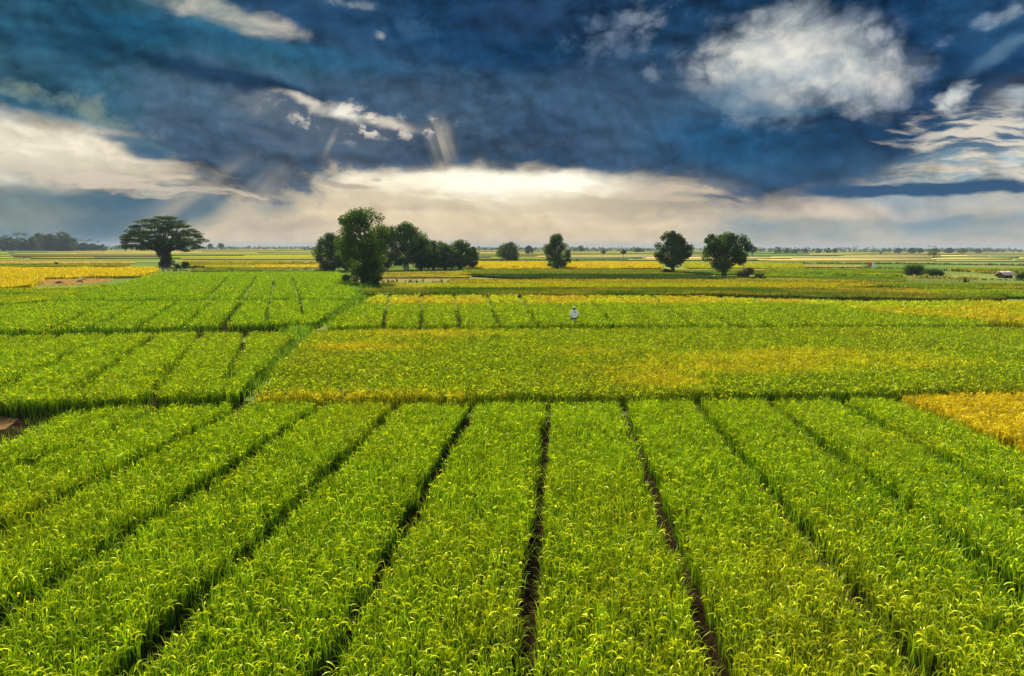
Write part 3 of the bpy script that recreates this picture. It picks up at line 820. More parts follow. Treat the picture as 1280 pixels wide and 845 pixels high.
p1 = make_palm(px_[0], px_[1], 20, 'hazy palm sticking out of the wood at the left edge', gw, 1)
p1.scale = ((wy - 290) * s_ / 20,) * 3
lst = [('b', -60, 293, 18), ('t', -45, 296, 14), ('b', -28, 292, 18), ('b', 6, 297, 14), ('t', 14, 296, 10), ('p', 33, 290.5, 1), ('b', 28, 303, 12), ('b', 42, 296, 14), ('b', 50, 291, 18), ('t', 59, 293, 14), ('b', 65, 295, 12),
       ('t', 78, 289, 11), ('b', 85, 292.5, 14), ('b', 91, 298, 12), ('p', 96, 297, 1), ('p', 102, 298.5, 1), ('b', 99, 305, 12), ('p', 109, 300, 1), ('p', 114, 298, 1), ('b', 112, 306, 10), ('p', 123, 300.5, 1), ('b', 121, 307, 9), ('b', 129, 305, 7), ('p', 3, 295, 1), ('b', 74, 303, 8), ('b', -10, 298, 16), ('t', 25, 297, 12), ('b', 36, 300, 14), ('b', 18, 301, 14), ('b', 55, 299, 16), ('b', 46, 301, 16), ('t', 70, 297, 9), ('b', 81, 300, 14), ('b', 105, 303, 13), ('b', 117, 304, 11), ('p', 8, 293, 1), ('t', 66, 292, 12)]
for i, (k, px, top, w) in enumerate(lst):
    base = wy + random.uniform(-.35, .35)
    loc, s = spot(px, base)
    hh = (base - top) * s
    if k == 'p': copy_thing(p1, loc, random.random() * 6.28, (hh / 20,) * 3)
    else:
        src, ww = (b1, 16) if k == 'b' else (b2, 12)
        copy_thing(src, loc, random.random() * 6.28, (1.45 * w * s / ww, 1.45 * w * s / ww, hh / 20))
# right tree line: single trees and palms that stand above the band
gr_ = 'trees rising from the right hand tree line'
pl, tl = None, None
for i, (k, px, top, w) in enumerate([('p', 1067, 308, 1), ('p', 1071, 307, 1), ('p', 1085, 308.2, 1), ('p', 1091, 307.5, 1), ('p', 1161, 306.5, 1), ('p', 1168, 307, 1), ('p', 1060, 309.5, 1), ('p', 1237, 309, 1), ('b', 974, 308.5, 7), ('b', 983, 310, 8), ('b', 993, 311, 9), ('b', 1006, 310.5, 8), ('b', 1022, 310, 9),
                                      ('b', 1035, 309.8, 7), ('b', 1043, 310, 6), ('b', 1122, 310, 10), ('b', 1140, 309.5, 12), ('b', 1186, 309.5, 12), ('b', 1203, 310, 12), ('b', 1222, 310.5, 9), ('b', 1150, 310, 8)]):
    base = 316.6; loc, s = spot(px, base); hh = (base - top) * s
    if k == 'p':
        if pl is None:
            pl = copy_thing(p1, loc, .3, (hh / 20,) * 3); o = pl
        else: o = copy_thing(pl, loc, random.random() * 6.28, (hh / 20,) * 3)
        tag(o, 'small palm rising from the hazy tree line at right', group=gr_)
    else:
        o = copy_thing(b1, loc, random.random() * 6.28, (w * s / 16, w * s / 16, hh / 20))
        tag(o, 'small broad tree in the hazy tree line at right', group=gr_)

# the far band of woods along the horizon
g = Geo()
def band(x0, x1, base, top, n, leaf, gap=.25):
    s = depth_scale((x0 + x1) / 2, base)
    K = max(6, int((x1 - x0) / 1.6))
    cen = []; rad = []
    for k in range(K):
        px = x0 + (x1 - x0) * (k + random.random()) / K
        if vnoise(np.array([px * .13]), np.array([base]), 5)[0] < gap: continue
        hh = (base - top) * s * (.45 + .65 * float(vnoise(np.array([px * .35]), np.array([base * 3]), 6)[0]))
        x, y = at(px, base)
        for j in range(3):
            cen.append((x + random.uniform(-1, 1) * s * 1.5, y + random.uniform(-8, 25), hh * (.2 + .3 * j))); rad.append(hh * random.uniform(.22, .34))
    if cen: leaf_cloud(g, np.array(cen), np.array(rad), n, leaf, LEAF_D, LEAF_M)
band(945, 1290, 315.2, 309, 6500, 1.6, 0.066)
band(1105, 1260, 314.9, 309.4, 3500, 1.5, 0)
band(1290, 1420, 315.6, 310, 1500, 1.6, 0.110)
band(700, 825, 314.0, 308.5, 2200, 1.7, 0.110)
band(590, 690, 313.4, 308.3, 1500, 1.8, 0.110)
band(840, 945, 314.0, 309.5, 1500, 1.8, 0.138)
band(378, 400, 312.8, 307.5, 500, 1.6, 0.000)
band(130, 160, 312.2, 306.5, 500, 1.6, 0.055)
band(225, 330, 311.6, 306.8, 1300, 2.2, 0.165)
band(330, 400, 311.2, 307.6, 900, 2.6, 0.165)
band(-150, 140, 311.2, 306.8, 2200, 2.2, 0.055)
band(400, 960, 312.0, 309.0, 3800, 3.0, 0.110)
tag(g.build('distant_treeline', M_leaf), 'faint blue grey band of woods along the whole horizon', 'treeline', kind='stuff')

# ------------------------------------------------------------------ bushes and tall grass
def bush(name, px, base, top, wpx, seed, label, n=2200, leaf=.18, cd=LEAF_D, cl=LEAF_L, group=None, cat='bush'):
    global rng
    keep = rng; rng = np.random.default_rng(seed + 500)
    s = depth_scale(px, base); x, y = at(px, base); h = (base - top) * s; w = wpx * s
    root = empty(name, (x, y, 0)); tag(root, label, cat, group)
    g = Geo(); tg = Geo()
    K = 16
    cen = np.c_[rng.normal(0, w * .22, K), rng.normal(0, w * .16, K), rng.uniform(.15, .8, K) * h]
    cen[:, 2] *= np.clip(1.1 - (np.abs(cen[:, 0]) / (w * .5)) ** 2 * .7, .3, 1)
    leaf_cloud(g, cen, np.full(K, h * .26), n, leaf, cd, cl)
    for k in range(0, K, 2):
        tube(tg, [(cen[k, 0] * .2, cen[k, 1] * .2, -.05), tuple(cen[k] * .6), tuple(cen[k])], [.05, .035, .012], BARK, 5)
    g.build('foliage', M_leaf, root); tg.build('stem', M_bark, root)
    rng = keep
    return root
bush('bush', 470, 356.5, 344, 22, 1, 'dark shrub at the foot of the tallest leafy tree', leaf=.2)
bush('bush', 433, 356.5, 342, 13, 2, 'small shrub with pale stem left of the tallest leafy tree', n=900, leaf=.2)
bush('bush', 232, 335.5, 326, 9, 3, 'dark shrub at the right foot of the umbrella shaped tree', n=1500, leaf=.25)
bush('bush', 222, 335.5, 329, 10, 4, 'low shrub against the trunk of the umbrella shaped tree', n=1200, leaf=.25)
bush('bush', 250, 336, 331.5, 18, 5, 'low brown green scrub right of the umbrella shaped tree', n=1400, leaf=.25, cd=LEAF_D, cl=BROWN * .4)
bush('bush', 932, 349, 334, 30, 6, 'reddish green shrub mound right of the lobed round tree', n=3000, leaf=.22, cd=LEAF_M, cl=np.array([.2, .13, .03]))
bush('bush', 949, 350, 340, 16, 7, 'dark low shrub at the right end of the shrub mound', n=1500, leaf=.22)
bush('bush', 1246, 345.5, 340, 9, 8, 'small dark bush left of the pale roofed hut', n=1000, leaf=.25)
bush('bush', 1276, 350, 340, 16, 9, 'dark leafy bush right of the pale roofed hut', n=2000, leaf=.25)
bush('bush', 71, 330.5, 327.5, 7, 10, 'tiny dark bush on the bund behind the left golden block', n=500, leaf=.3)
bush('bush', 1207, 353, 346.5, 6, 11, 'small dark bush on the maize row', n=600, leaf=.22)
bush('bush', 722, 327.5, 323.5, 10, 12, 'low hazy scrub just right of the narrow tree', n=700, leaf=.35)
bush('bush', 833, 342, 336, 14, 13, 'low brown scrub at the foot of the left round tree', n=1100, leaf=.22, cd=LEAF_D, cl=BROWN * .35)

def reeds(name, px, base, top, wpx, seed, label, n=900, cols=(LEAF_M * .7, LEAF_L * .7), wl=.09, cat='tall grass', lean=.5):
    global rng
    keep = rng; rng = np.random.default_rng(seed + 900)
    s = depth_scale(px, base); x, y = at(px, base); h = (base - top) * s; w = wpx * s
    g = Geo()
    bx = rng.normal(0, w * .22, n); by = rng.normal(0, w * .15, n)
    L = h * rng.uniform(.6, 1.2, n) * np.clip(1.15 - (np.abs(bx) / (w * .6)) ** 2, .3, 1)
    f = rng.random((n, 1)); c = cols[0] * (1 - f) + cols[1] * f
    ph = np.arctan2(by, bx) + rng.normal(0, .8, n)
    blades(g, bx, by, np.zeros(n), ph, L, rng.uniform(0, lean * .6, n), rng.uniform(.3, lean * 3, n), 2, wl * rng.uniform(.6, 1.3, n), 5, c * .8, c, rng.normal(0, .5, n))
    o = g.build(name, M_rice, loc=(x, y, 0)); tag(o, label, cat)
    rng = keep
    return o
reeds('reed_clump', 1143, 345, 330.5, 22, 1, 'tall dark reed clump, left and higher of the two at right', 1300)
reeds('reed_clump', 1166, 346.5, 336, 26, 2, 'lower dark reed clump right of the tall reed clump', 1300)
# maize row: single plants
maize = None
gm = 'maize plants in the row below the reed clumps'
for i in range(40):
    px = 1128 + i * 2.4 + random.uniform(-.8, .8); base = 352.2 + random.uniform(-.5, .8) + (px - 1128) * .012
    (loc, s) = spot(px, base)
    if maize is None:
        root = empty('maize_plant', loc); tag(root, 'pale yellow maize plant in the row below the dark reed clumps', 'maize', gm)
        g = Geo(); tube(g, [(0, 0, -.03), (.02, 0, .6), (0, .02, 1.15)], [.03, .025, .01], (.4, .36, .12), 5); g.build('stem', M_rice, root)
        g = Geo(); n = 16
        c = np.array([.36, .32, .07]) * rng.uniform(.6, 1.3, (n, 1))
        blades(g, np.zeros(n), np.zeros(n), rng.uniform(.15, 1.0, n), rng.random(n) * 6.28, rng.uniform(.45, .75, n), rng.uniform(.1, .5, n), rng.uniform(1.2, 2.3, n), 1.5, np.full(n, .09), 5, c, c)
        g.build('foliage', M_rice, root); maize = root
    else:
        k = random.uniform(.8, 1.15)
        copy_thing(maize, loc, random.random() * 6.28, (k, k, k))

# straw heaps on the stubble
gs = 'straw heaps on the left stubble'
for i, (px, base, wpx, hp, lab) in enumerate([(47, 355, 15, 5, 'largest straw heap at the left end of the stubble'), (74, 354.5, 12, 4, 'straw heap in the middle of the stubble'), (100, 353, 9, 4, 'straw heap at the right part of the stubble'), (104, 350.5, 8, 3, 'low straw heap farthest back on the stubble')]):
    s = depth_scale(px, base); x, y = at(px, base); n = 700
    g = Geo(); r = np.sqrt(rng.random(n)) * wpx * s * .5; a = rng.random(n) * 6.28
    z = np.maximum(0, hp * s * (1 - (r / (wpx * s * .5)) ** 2)) * rng.random(n)
    c = STRAW * rng.uniform(.6, 1.2, (n, 1))
    blades(g, r * np.cos(a), r * np.sin(a) * .6, z, rng.random(n) * 6.28, rng.uniform(.3, .6, n), rng.uniform(.6, 1.6, n), rng.uniform(1.2, 2.2, n), 1, rng.uniform(.04, .09, n), 3, c, c)
    tag(g.build('straw_heap', M_straw, loc=(x, y, 0)), lab, 'straw heap', gs)

# ------------------------------------------------------------------ worker in white
def skin_mesh(name, verts, edges, radii, mat, parent, sub=2):
    me = bpy.data.meshes.new(name); me.from_pydata(verts, edges, []); me.materials.append(mat)
    o = bpy.data.objects.new(name, me); C.objects.link(o); o.parent = parent
    sm = o.modifiers.new('skin', 'SKIN'); sm.use_smooth_shade = True
    for i, r in enumerate(radii):
        rr = r if isinstance(r, tuple) else (r, r)
        me.skin_vertices[0].data[i].radius = rr
        me.skin_vertices[0].data[i].use_root = (i == 0)
    s = o.modifiers.new('sub', 'SUBSURF'); s.levels = sub; s.render_levels = sub
    return o
wx, wyy = at(717.5, 398.5, .72)
person = empty('person', (wx, wyy, 0), R(6), .92)
tag(person, 'field worker in loose white shirt and white head cloth, standing in the rice', 'person')
V = [(0, 0, .92), (0, 0, 1.08), (0, -.01, 1.28), (0, 0, 1.42), (0, -.01, 1.50), (0, -.03, 1.58), (0, -.02, 1.66), (0, -.01, 1.71)]
Ed = [(i, i + 1) for i in range(7)]
Rd = [(.16, .11), (.14, .10), (.17, .115), (.10, .08), .055, (.078, .092), (.085, .098), .05]
V.append((0, -.135, 1.60)); Ed.append((5, 8)); Rd.append(.016)      # nose
for sd in (-1, 1):
    V.append((sd * .088, 0, 1.61)); Ed.append((5, len(V) - 1)); Rd.append(.018)   # ear
    n = len(V)
    V += [(sd * .19, 0, 1.39), (sd * .27, -.02, 1.13), (sd * .33, -.08, .92), (sd * .335, -.10, .85)]
    Ed += [(3, n), (n, n + 1), (n + 1, n + 2), (n + 2, n + 3)]
    Rd += [.062, .046, .032, (.034, .022)]
    for f in range(5):      # four fingers and a thumb from the palm
        dy = (f - 1.5) * .021 if f < 4 else -.045
        l = (.075, .085, .08, .06, .045)[f]
        m = len(V)
        V += [(sd * .34, -.10 + dy, .83 if f < 4 else .85), (sd * .335, -.105 + dy * 1.2, .83 - l * .55 + (.0 if f < 4 else .01)), (sd * .322, -.11 + dy * 1.25, .83 - l)]
        Ed += [(n + 3, m), (m, m + 1), (m + 1, m + 2)]; Rd += [.010, .009, .007]
    k = len(V)
    V += [(sd * .10, 0, .86), (sd * .11, -.02, .48), (sd * .12, .01, .09), (sd * .13, -.14, .035)]
    Ed += [(0, k), (k, k + 1), (k + 1, k + 2), (k + 2, k + 3)]; Rd += [.092, .062, .042, .036]
skin_mesh('body', V, Ed, Rd, M_skin, person)
shirt = skin_mesh('shirt', [(0, 0, .52), (0, 0, .92), (0, -.01, 1.25), (0, 0, 1.40), (0, 0, 1.46), (-.20, 0, 1.38), (-.275, -.015, 1.14), (-.315, -.05, 1.0), (.20, 0, 1.38), (.275, -.015, 1.14), (.315, -.05, 1.0)],
          [(0, 1), (1, 2), (2, 3), (3, 4), (3, 5), (5, 6), (6, 7), (3, 8), (8, 9), (9, 10)],
          [(.20, .16), (.205, .15), (.215, .15), (.13, .11), (.075, .075), .095, .085, .08, .095, .085, .08], M_cloth, person)
skin_mesh('trousers', [(0, 0, .90), (-.105, 0, .80), (-.115, -.02, .48), (-.125, .01, .16), (.105, 0, .80), (.115, -.02, .48), (.125, .01, .16)], [(0, 1), (1, 2), (2, 3), (0, 4), (4, 5), (5, 6)],
          [(.18, .13), .115, .085, .07, .115, .085, .07], M_dark, person)
skin_mesh('head_cloth', [(0, .035, 1.50), (0, .015, 1.62), (0, -.01, 1.70), (0, -.01, 1.76)], [(0, 1), (1, 2), (2, 3)], [(.085, .06), (.112, .10), (.118, .118), (.07, .07)], M_cloth, person)
for sd in (-1, 1):
    g = Geo(); tube(g, [(sd * .034, -.112, 1.632), (sd * .034, -.119, 1.632)], [.010, .004], (.02, .02, .02), 8); g.build('eye', M_bark, person)
skin_mesh('shoulder_strap', [(-.07, -.115, 1.42), (.02, -.16, 1.34), (.10, -.175, 1.24)], [(0, 1), (1, 2)], [.022, .022, .02], M_dark, shirt)

# ------------------------------------------------------------------ small shelters
def prism_box(g, c, s, col=(1, 1, 1), rz=0):
    x, y, z = s[0] / 2, s[1] / 2, s[2]
    v = np.array([(-x, -y, 0), (x, -y, 0), (x, y, 0), (-x, y, 0), (-x, -y, z), (x, -y, z), (x, y, z), (-x, y, z)], float)
    v = v @ np.array(Matrix.Rotation(rz, 3, 'Z').transposed()) + np.array(c)
    g.add(v, [(0, 3, 2, 1), (4, 5, 6, 7), (0, 1, 5, 4), (1, 2, 6, 5), (2, 3, 7, 6), (3, 0, 4, 7)], col)

def roof_sheet(g, pts, th=.04):
    """pts: grid rows of points (m x n) -> a thin closed sheet with real thickness"""
    P = np.array(pts); m, n, _ = P.shape
    a = P.reshape(-1, 3); b = a - np.array([0, 0, th])
    idx = np.arange(m * n).reshape(m, n)
    q = []
    for i in range(m - 1):
        for j in range(n - 1):
            q.append((idx[i, j], idx[i + 1, j], idx[i + 1, j + 1], idx[i, j + 1]))
            q.append((m * n + idx[i, j], m * n + idx[i, j + 1], m * n + idx[i + 1, j + 1], m * n + idx[i + 1, j]))
    rim = [idx[0, j] for j in range(n)] + [idx[i, n - 1] for i in range(1, m)] + [idx[m - 1, j] for j in range(n - 2, -1, -1)] + [idx[i, 0] for i in range(m - 2, 0, -1)]
    for i in range(len(rim)):
        u, v = rim[i], rim[(i + 1) % len(rim)]
        q.append((u, v, v + m * n, u + m * n))
    g.add(np.concatenate([a, b]), q, (1, 1, 1))

x, y = at(1087.5, 335)
s = depth_scale(1087.5, 335)
sh = empty('field_shelter', (x, y, 0)); tag(sh, 'small field shelter draped in orange cloth on one side and white on the other', 'shelter')
W = 9.5 * s; Hh = 8.2 * s
for i, (a, b) in enumerate(((-.5, -.4), (.5, -.4), (.5, .4), (-.5, .4))):
    g = Geo(); tube(g, [(a * W, b * W * .7, -.1), (a * W * .96, b * W * .7, Hh * .8)], [.06, .05], (1, 1, 1), 6); g.build('post', M_wood, sh)
def drape(x0, x1, name, mat, ztop0, ztop1, zb):
    g = Geo(); rows = []
    for i in range(9):
        t = i / 8; row = []
        for j in range(7):
            u_ = j / 6
            yy = -W * .34 + W * .62 * t
            zz = (ztop0 * (1 - u_) + ztop1 * u_) * (1 if 0 < i < 8 else 1)
            zz = zz - .25 * (2 * t - 1) ** 2 + .03 * math.sin(7 * u_ + 5 * t)
            row.append((x0 + (x1 - x0) * u_, yy, zz))
        rows.append(row)
    roof_sheet(g, rows, .05)
    rows = []
    for i in range(6):
        t = i / 5
        rows.append([(x0 + (x1 - x0) * j / 8 + .03 * math.sin(j), -W * .36 - .12 * math.sin(j * 1.3) * t - .05, (ztop0 + (ztop1 - ztop0) * j / 8 - .25) * (1 - t) + zb * t) for j in range(9)])
    P = np.array(rows); roofg = P
    a = P.reshape(-1, 3); b = a + np.array([0, .03, 0]); idx = np.arange(54).reshape(6, 9); q = []
    for i in range(5):
        for j in range(8):
            q.append((idx[i, j], idx[i + 1, j], idx[i + 1, j + 1], idx[i, j + 1])); q.append((54 + idx[i, j], 54 + idx[i, j + 1], 54 + idx[i + 1, j + 1], 54 + idx[i + 1, j]))
    g.add(np.concatenate([a, b]), q, (1, 1, 1))
    g.build(name, mat, sh)
drape(-W * .52, W * .03, 'orange_cloth', M_orange, Hh * .9, Hh * .98, Hh * .25)
drape(W * .04, W * .5, 'white_cloth', M_cloth, Hh * .98, Hh * .6, Hh * .08)
g = Geo(); prism_box(g, (0, 0, .25), (W * 1.05, W * .6, .09)); g.build('platform', M_wood, sh)

x, y = at(1257, 347.5); s = depth_scale(1257, 347.5)
hut = empty('field_hut', (x, y, 0), R(8)); tag(hut, 'low hut with pale pinkish roof at the right edge between dark bushes', 'hut')
W = 19 * s; Hh = 8.5 * s
g = Geo(); prism_box(g, (0, .2, 0), (W * .72, W * .45, Hh * .58)); g.build('wall', M_wood, hut)
g = Geo(); prism_box(g, (-W * .05, .2 - W * .225 - .02, 0), (W * .22, .03, Hh * .5)); g.build('door', M_dark, hut)
g = Geo()
roof_sheet(g, [[(-W * .5 + W * t / 8, -W * .34 + .03 * math.sin(t * 2), Hh * .5 + .05 * math.sin(t * 1.7)) for t in range(9)], [(-W * .44 + W * .88 * t / 8, -W * .12, Hh * .85 + .04 * math.sin(t * 2.2)) for t in range(9)],
               [(-W * .4 + W * .8 * t / 8, .2, Hh * 1.0 + .05 * math.sin(t * 1.3)) for t in range(9)], [(-W * .44 + W * .88 * t / 8, .2 + W * .2, Hh * .82) for t in range(9)], [(-W * .5 + W * t / 8, .2 + W * .34, Hh * .5) for t in range(9)]], .12)
g.build('roof', M_thatch, hut, smooth=False)

# scare cloth on a stake, sack, posts
x, y = at(929.5, 346); s = depth_scale(929.5, 346)
sc_ = empty('scarecrow', (x, y, 0)); tag(sc_, 'white cloth scarecrow on a stake rising from the reddish shrub mound', 'scarecrow')
g = Geo(); tube(g, [(0, 0, -.1), (0.02, 0, 15.5 * s)], [.04, .03], (1, 1, 1), 6); g.build('stake', M_wood, sc_)
skin_mesh('cloth', [(.05, 0, 8.3 * s), (.03, 0, 10.5 * s), (0, 0, 13 * s), (-.03, 0, 15.8 * s)], [(0, 1), (1, 2), (2, 3)], [(.34, .2), (.28, .18), (.22, .16), (.09, .08)], M_cloth, sc_)
x, y = at(893, 347.3); s = depth_scale(893, 347)
o = skin_mesh('sack', [(-.3, 0, .22), (0, 0, .28), (.3, 0, .2)], [(0, 1), (1, 2)], [.2, .28, .17], M_cloth, None)
o.location = (x, y, 0); tag(o, 'small white sack lying left of the lobed round tree trunk', 'sack')
gp = 'thin stakes in the right hand fields'
for i, (px, base, hp, lab) in enumerate([(1191, 357.5, 4, 'short dark stake in front of the maize row'), (1015.5, 334, 5, 'thin pale stake on the straw strip left of the shelter'), (1240, 356, 5, 'short pale stake below the pale roofed hut'), (753.5, 327.5, 9, 'thin dark stake on the golden strip right of the narrow tree')]):
    s = depth_scale(px, base); x, y = at(px, base)
    g = Geo(); tube(g, [(0, 0, -.05), (.03, 0, hp * s * .6), (.02, .02, hp * s)], [.06, .055, .04], (1, 1, 1), 6)
    tag(g.build('stake', M_thatch if 'pale' in lab.split(' stake')[0] else M_wood, loc=(x, y, 0)), lab, 'stake', gp)

# ------------------------------------------------------------------ haze
g = Geo(); prism_box(g, (0, 1500, -1.5), (8600, 8600, 28))
hm, nt, out = new_mat('haze')
pv = nt.nodes.new('ShaderNodeVolumePrincipled')
pv.inputs['Color'].default_value = (0.60, 0.70, 0.80, 1); pv.inputs['Density'].default_value = 0.00019; pv.inputs['Anisotropy'].default_value = -0.35
nt.links.new(pv.outputs[0], out.inputs['Volume'])
tag(g.build('haze', hm), kind='stuff')

# ------------------------------------------------------------------ sky
SUN_EL, SUN_AZ = R(31), R(-14)      # azimuth measured from +Y towards +X
w = bpy.data.worlds.new('World'); scene.world = w; w.use_nodes = True
nt = w.node_tree; nt.nodes.clear(); LK = nt.links
def nd(t, **k):
    n = nt.nodes.new(t)
    for a, b in k.items(): setattr(n, a, b)
    return n
def put(sock, v):
    if isinstance(v, bpy.types.NodeSocket): LK.new(v, sock)
    else: sock.default_value = v
def mth(op, a, b=0.0, c=None):
    n = nd('ShaderNodeMath', operation=op); put(n.inputs[0], a); put(n.inputs[1], b)
    if c is not None: put(n.inputs[2], c)
    return n.outputs[0]
def sstep(v, a, b, lo=0.0, hi=1.0):
    n = nd('ShaderNodeMapRange', interpolation_type='SMOOTHSTEP'); put(n.inputs[0], v)
    n.inputs[1].default_value = a; n.inputs[2].default_value = b; n.inputs[3].default_value = lo; n.inputs[4].default_value = hi
    return n.outputs[0]
def mixc(f, a, b):
    n = nd('ShaderNodeMix', data_type='RGBA'); put(n.inputs[0], f); put(n.inputs[6], a); put(n.inputs[7], b); return n.outputs[2]
def col(r, g_, b, k=1.0): return (*[c * k / 2 ** EXPO for c in srgb(r, g_, b)], 1)
tc = nd('ShaderNodeTexCoord')
sep = nd('ShaderNodeSeparateXYZ'); LK.new(tc.outputs['Generated'], sep.inputs[0])
DX, DY, DZ = sep.outputs
U = mth('MULTIPLY', mth('ARCTAN2', DX, DY), F)
Vv = mth('MULTIPLY', mth('ARCSINE', DZ), F)
def comb(x, y, z=0.0):
    n = nd('ShaderNodeCombineXYZ'); put(n.inputs[0], x); put(n.inputs[1], y); put(n.inputs[2], z); return n.outputs[0]
def noise(vec, scale, detail, rough=.55, dist=0.0, out='Fac'):
    n = nd('ShaderNodeTexNoise'); LK.new(vec, n.inputs['Vector']); n.inputs['Scale'].default_value = scale
    n.inputs['Detail'].default_value = detail; n.inputs['Roughness'].default_value = rough; n.inputs['Distortion'].default_value = dist
    return n.outputs[out]
nwv = comb(mth('MULTIPLY', U, 1 / 130), mth('MULTIPLY', Vv, 1 / 80), 3.1)
wcol = noise(nwv, 1.0, 4, .55, 0, 'Color')
wsp = nd('ShaderNodeSeparateColor'); LK.new(wcol, wsp.inputs[0])
UW = mth('ADD', U, mth('MULTIPLY', mth('SUBTRACT', wsp.outputs[0], .5), 60))
VW = mth('ADD', Vv, mth('MULTIPLY', mth('SUBTRACT', wsp.outputs[1], .5), 40))
nA = mth('SUBTRACT', noise(comb(mth('MULTIPLY', U, 1 / 95), mth('MULTIPLY', Vv, 1 / 45), 7.7), 1.0, 6, .6, .4), .5)     # streaky
pbx = comb(mth('MULTIPLY', UW, 1 / 60), mth('MULTIPLY', VW, 1 / 46), 1.3)
nF = mth('SUBTRACT', noise(pbx, 1.0, 6, .6, .0), .5)
def vor(vec, scale, det):
    n = nd('ShaderNodeTexVoronoi', voronoi_dimensions='2D', feature='F1'); LK.new(vec, n.inputs['Vector']); n.inputs['Scale'].default_value = scale
    n.inputs['Detail'].default_value = det; n.inputs['Roughness'].default_value = .55; n.inputs['Lacunarity'].default_value = 2.1
    return n.outputs['Distance']
bil = mth('SUBTRACT', .42, vor(pbx, 1.6, 3.0))
nB = mth('ADD', mth('MULTIPLY', nF, .75), mth('MULTIPLY', bil, .55))
nC = mth('SUBTRACT', noise(comb(mth('MULTIPLY', U, 1 / 300), mth('MULTIPLY', Vv, 1 / 110), 5.3), 1.0, 3, .55, .6), .5)    # broad
nS = mth('SUBTRACT', noise(comb(mth('MULTIPLY', UW, 1 / 48), mth('MULTIPLY', mth('MULTIPLY_ADD', UW, .08, VW), 1 / 9.5), 9.1), 1.0, 5, .6, .2), .5)     # thin streaks
def uv_of(px, py):
    d = ray(px, py).normalized()
    return math.atan2(d.x, d.y) * F, math.asin(d.z) * F
def blob(px, py, rx, ry, rot=0.0, soft=.6, nz=None, amp=.9, warp=True):
    u0, v0 = uv_of(px, py)
    c_, s_ = math.cos(R(-rot)), math.sin(R(-rot))
    uu, vv = (UW, VW) if warp else (U, Vv)
    x_ = mth('MULTIPLY_ADD', uu, c_ / rx, mth('MULTIPLY_ADD', vv, s_ / rx, -(u0 * c_ + v0 * s_) / rx))
    y_ = mth('MULTIPLY_ADD', vv, c_ / ry, mth('MULTIPLY_ADD', uu, -s_ / ry, (u0 * s_ - v0 * c_) / ry))
    r = mth('SUBTRACT', 1.0, mth('SQRT', mth('MULTIPLY_ADD', x_, x_, mth('MULTIPLY', y_, y_))))
    if nz is not None: r = mth('MULTIPLY_ADD', nz, amp, r)
    return sstep(r, 0.0, soft)
def over(base, mask, c, k=1.0):
    return mixc(mth('MULTIPLY', mask, k) if k != 1 else mask, base, c)

# base: warm light low in the sky, clear blue above
ramp = nd('ShaderNodeValToRGB'); cr = ramp.color_ramp
put(ramp.inputs[0], mth('MULTIPLY_ADD', Vv, 1 / 600, 0.05))
stops = [(0.0, (150, 160, 158)), (.052, (226, 206, 172)), (.10, (240, 218, 180)), (.17, (250, 232, 194)), (.26, (200, 192, 176)), (.40, (70, 105, 135)), (.8, (28, 70, 112))]
cr.elements[0].position = 0; cr.elements[0].color = col(*stops[0][1]); cr.elements[1].position = .8; cr.elements[1].color = col(*stops[-1][1])
for p, c in stops[1:-1]:
    e = cr.elements.new(p); e.color = col(*c)
S = ramp.outputs[0]
# relief of the billows: the side turned to the sun behind the gap is lighter
def shifted(vec, off):
    n = nd('ShaderNodeVectorMath', operation='ADD'); LK.new(vec, n.inputs[0]); n.inputs[1].default_value = off; return n.outputs[0]
bil2 = mth('SUBTRACT', .42, vor(shifted(pbx, (-.10, -.20, 0)), 1.6, 2.0))
nF2 = mth('SUBTRACT', noise(shifted(pbx, (-.10, -.20, 0)), 1.0, 4, .6, .0), .5)
rel = mth('ADD', mth('SUBTRACT', nF, nF2), mth('MULTIPLY', mth('SUBTRACT', bil, bil2), .5))
NAVY = mixc(sstep(nC, -.16, .2), col(18, 62, 100), col(50, 84, 114))
TEAL = mixc(sstep(nC, -.2, .2), col(14, 72, 102), col(56, 104, 126))
SLATE = mixc(sstep(nA, -.25, .25), col(50, 78, 106), col(74, 98, 120))
CREAM = mixc(sstep(nA, -.22, .22), col(196, 182, 156), col(244, 234, 212))
# --- lower sky, left to right
S = over(S, blob(30, 190, 245, 92, 10, .5, nA, .5), CREAM)
S = over(S, blob(60, 186, 150, 30, 8, .9, nA, 1.0), col(250, 240, 216), .8)
S = over(S, blob(90, 268, 260, 42, -4, .6, nA, .9), col(84, 124, 140), .95)
S = over(S, blob(150, 270, 160, 44, -10, .95, nA, .8), col(62, 104, 130), .85)
S = over(S, blob(10, 268, 120, 34, 0, .9, nA, 1.2), col(140, 152, 142), .75)
S = over(S, blob(40, 300, 200, 12, 0, .9, nA, .8), col(86, 126, 142), .7)
S = over(S, blob(150, 226, 120, 15, 6, .6, nA, 1.9), col(104, 134, 142), .85)
S = over(S, blob(226, 228, 80, 8, 6, .5, nB, 1.9), col(228, 206, 182), .9)
S = over(S, blob(290, 226, 22, 7, 40, .6, nB, 1.2), col(226, 208, 186), .8)
S = over(S, blob(640, 282, 380, 34, 0, .9, nA, .9), col(226, 204, 168), .5)
S = over(S, blob(540, 228, 250, 30, 1, .55, nA, .9), col(246, 234, 206), .95)
S = over(S, blob(740, 228, 150, 30, 4, .6, nA, .9), col(248, 236, 208), .95)
S = over(S, blob(630, 232, 260, 30, 0, 1.0, nA, .9), col(252, 240, 212), .85)
S = over(S, blob(650, 226, 140, 17, 0, .8, nA, .8), col(255, 252, 236), .95)
S = over(S, blob(570, 218, 70, 6, 3, .7, nA, 1.2), col(196, 182, 160), .85)
S = over(S, blob(436, 235, 46, 4.5, 6, .7, nA, .8), col(182, 170, 152), .85)
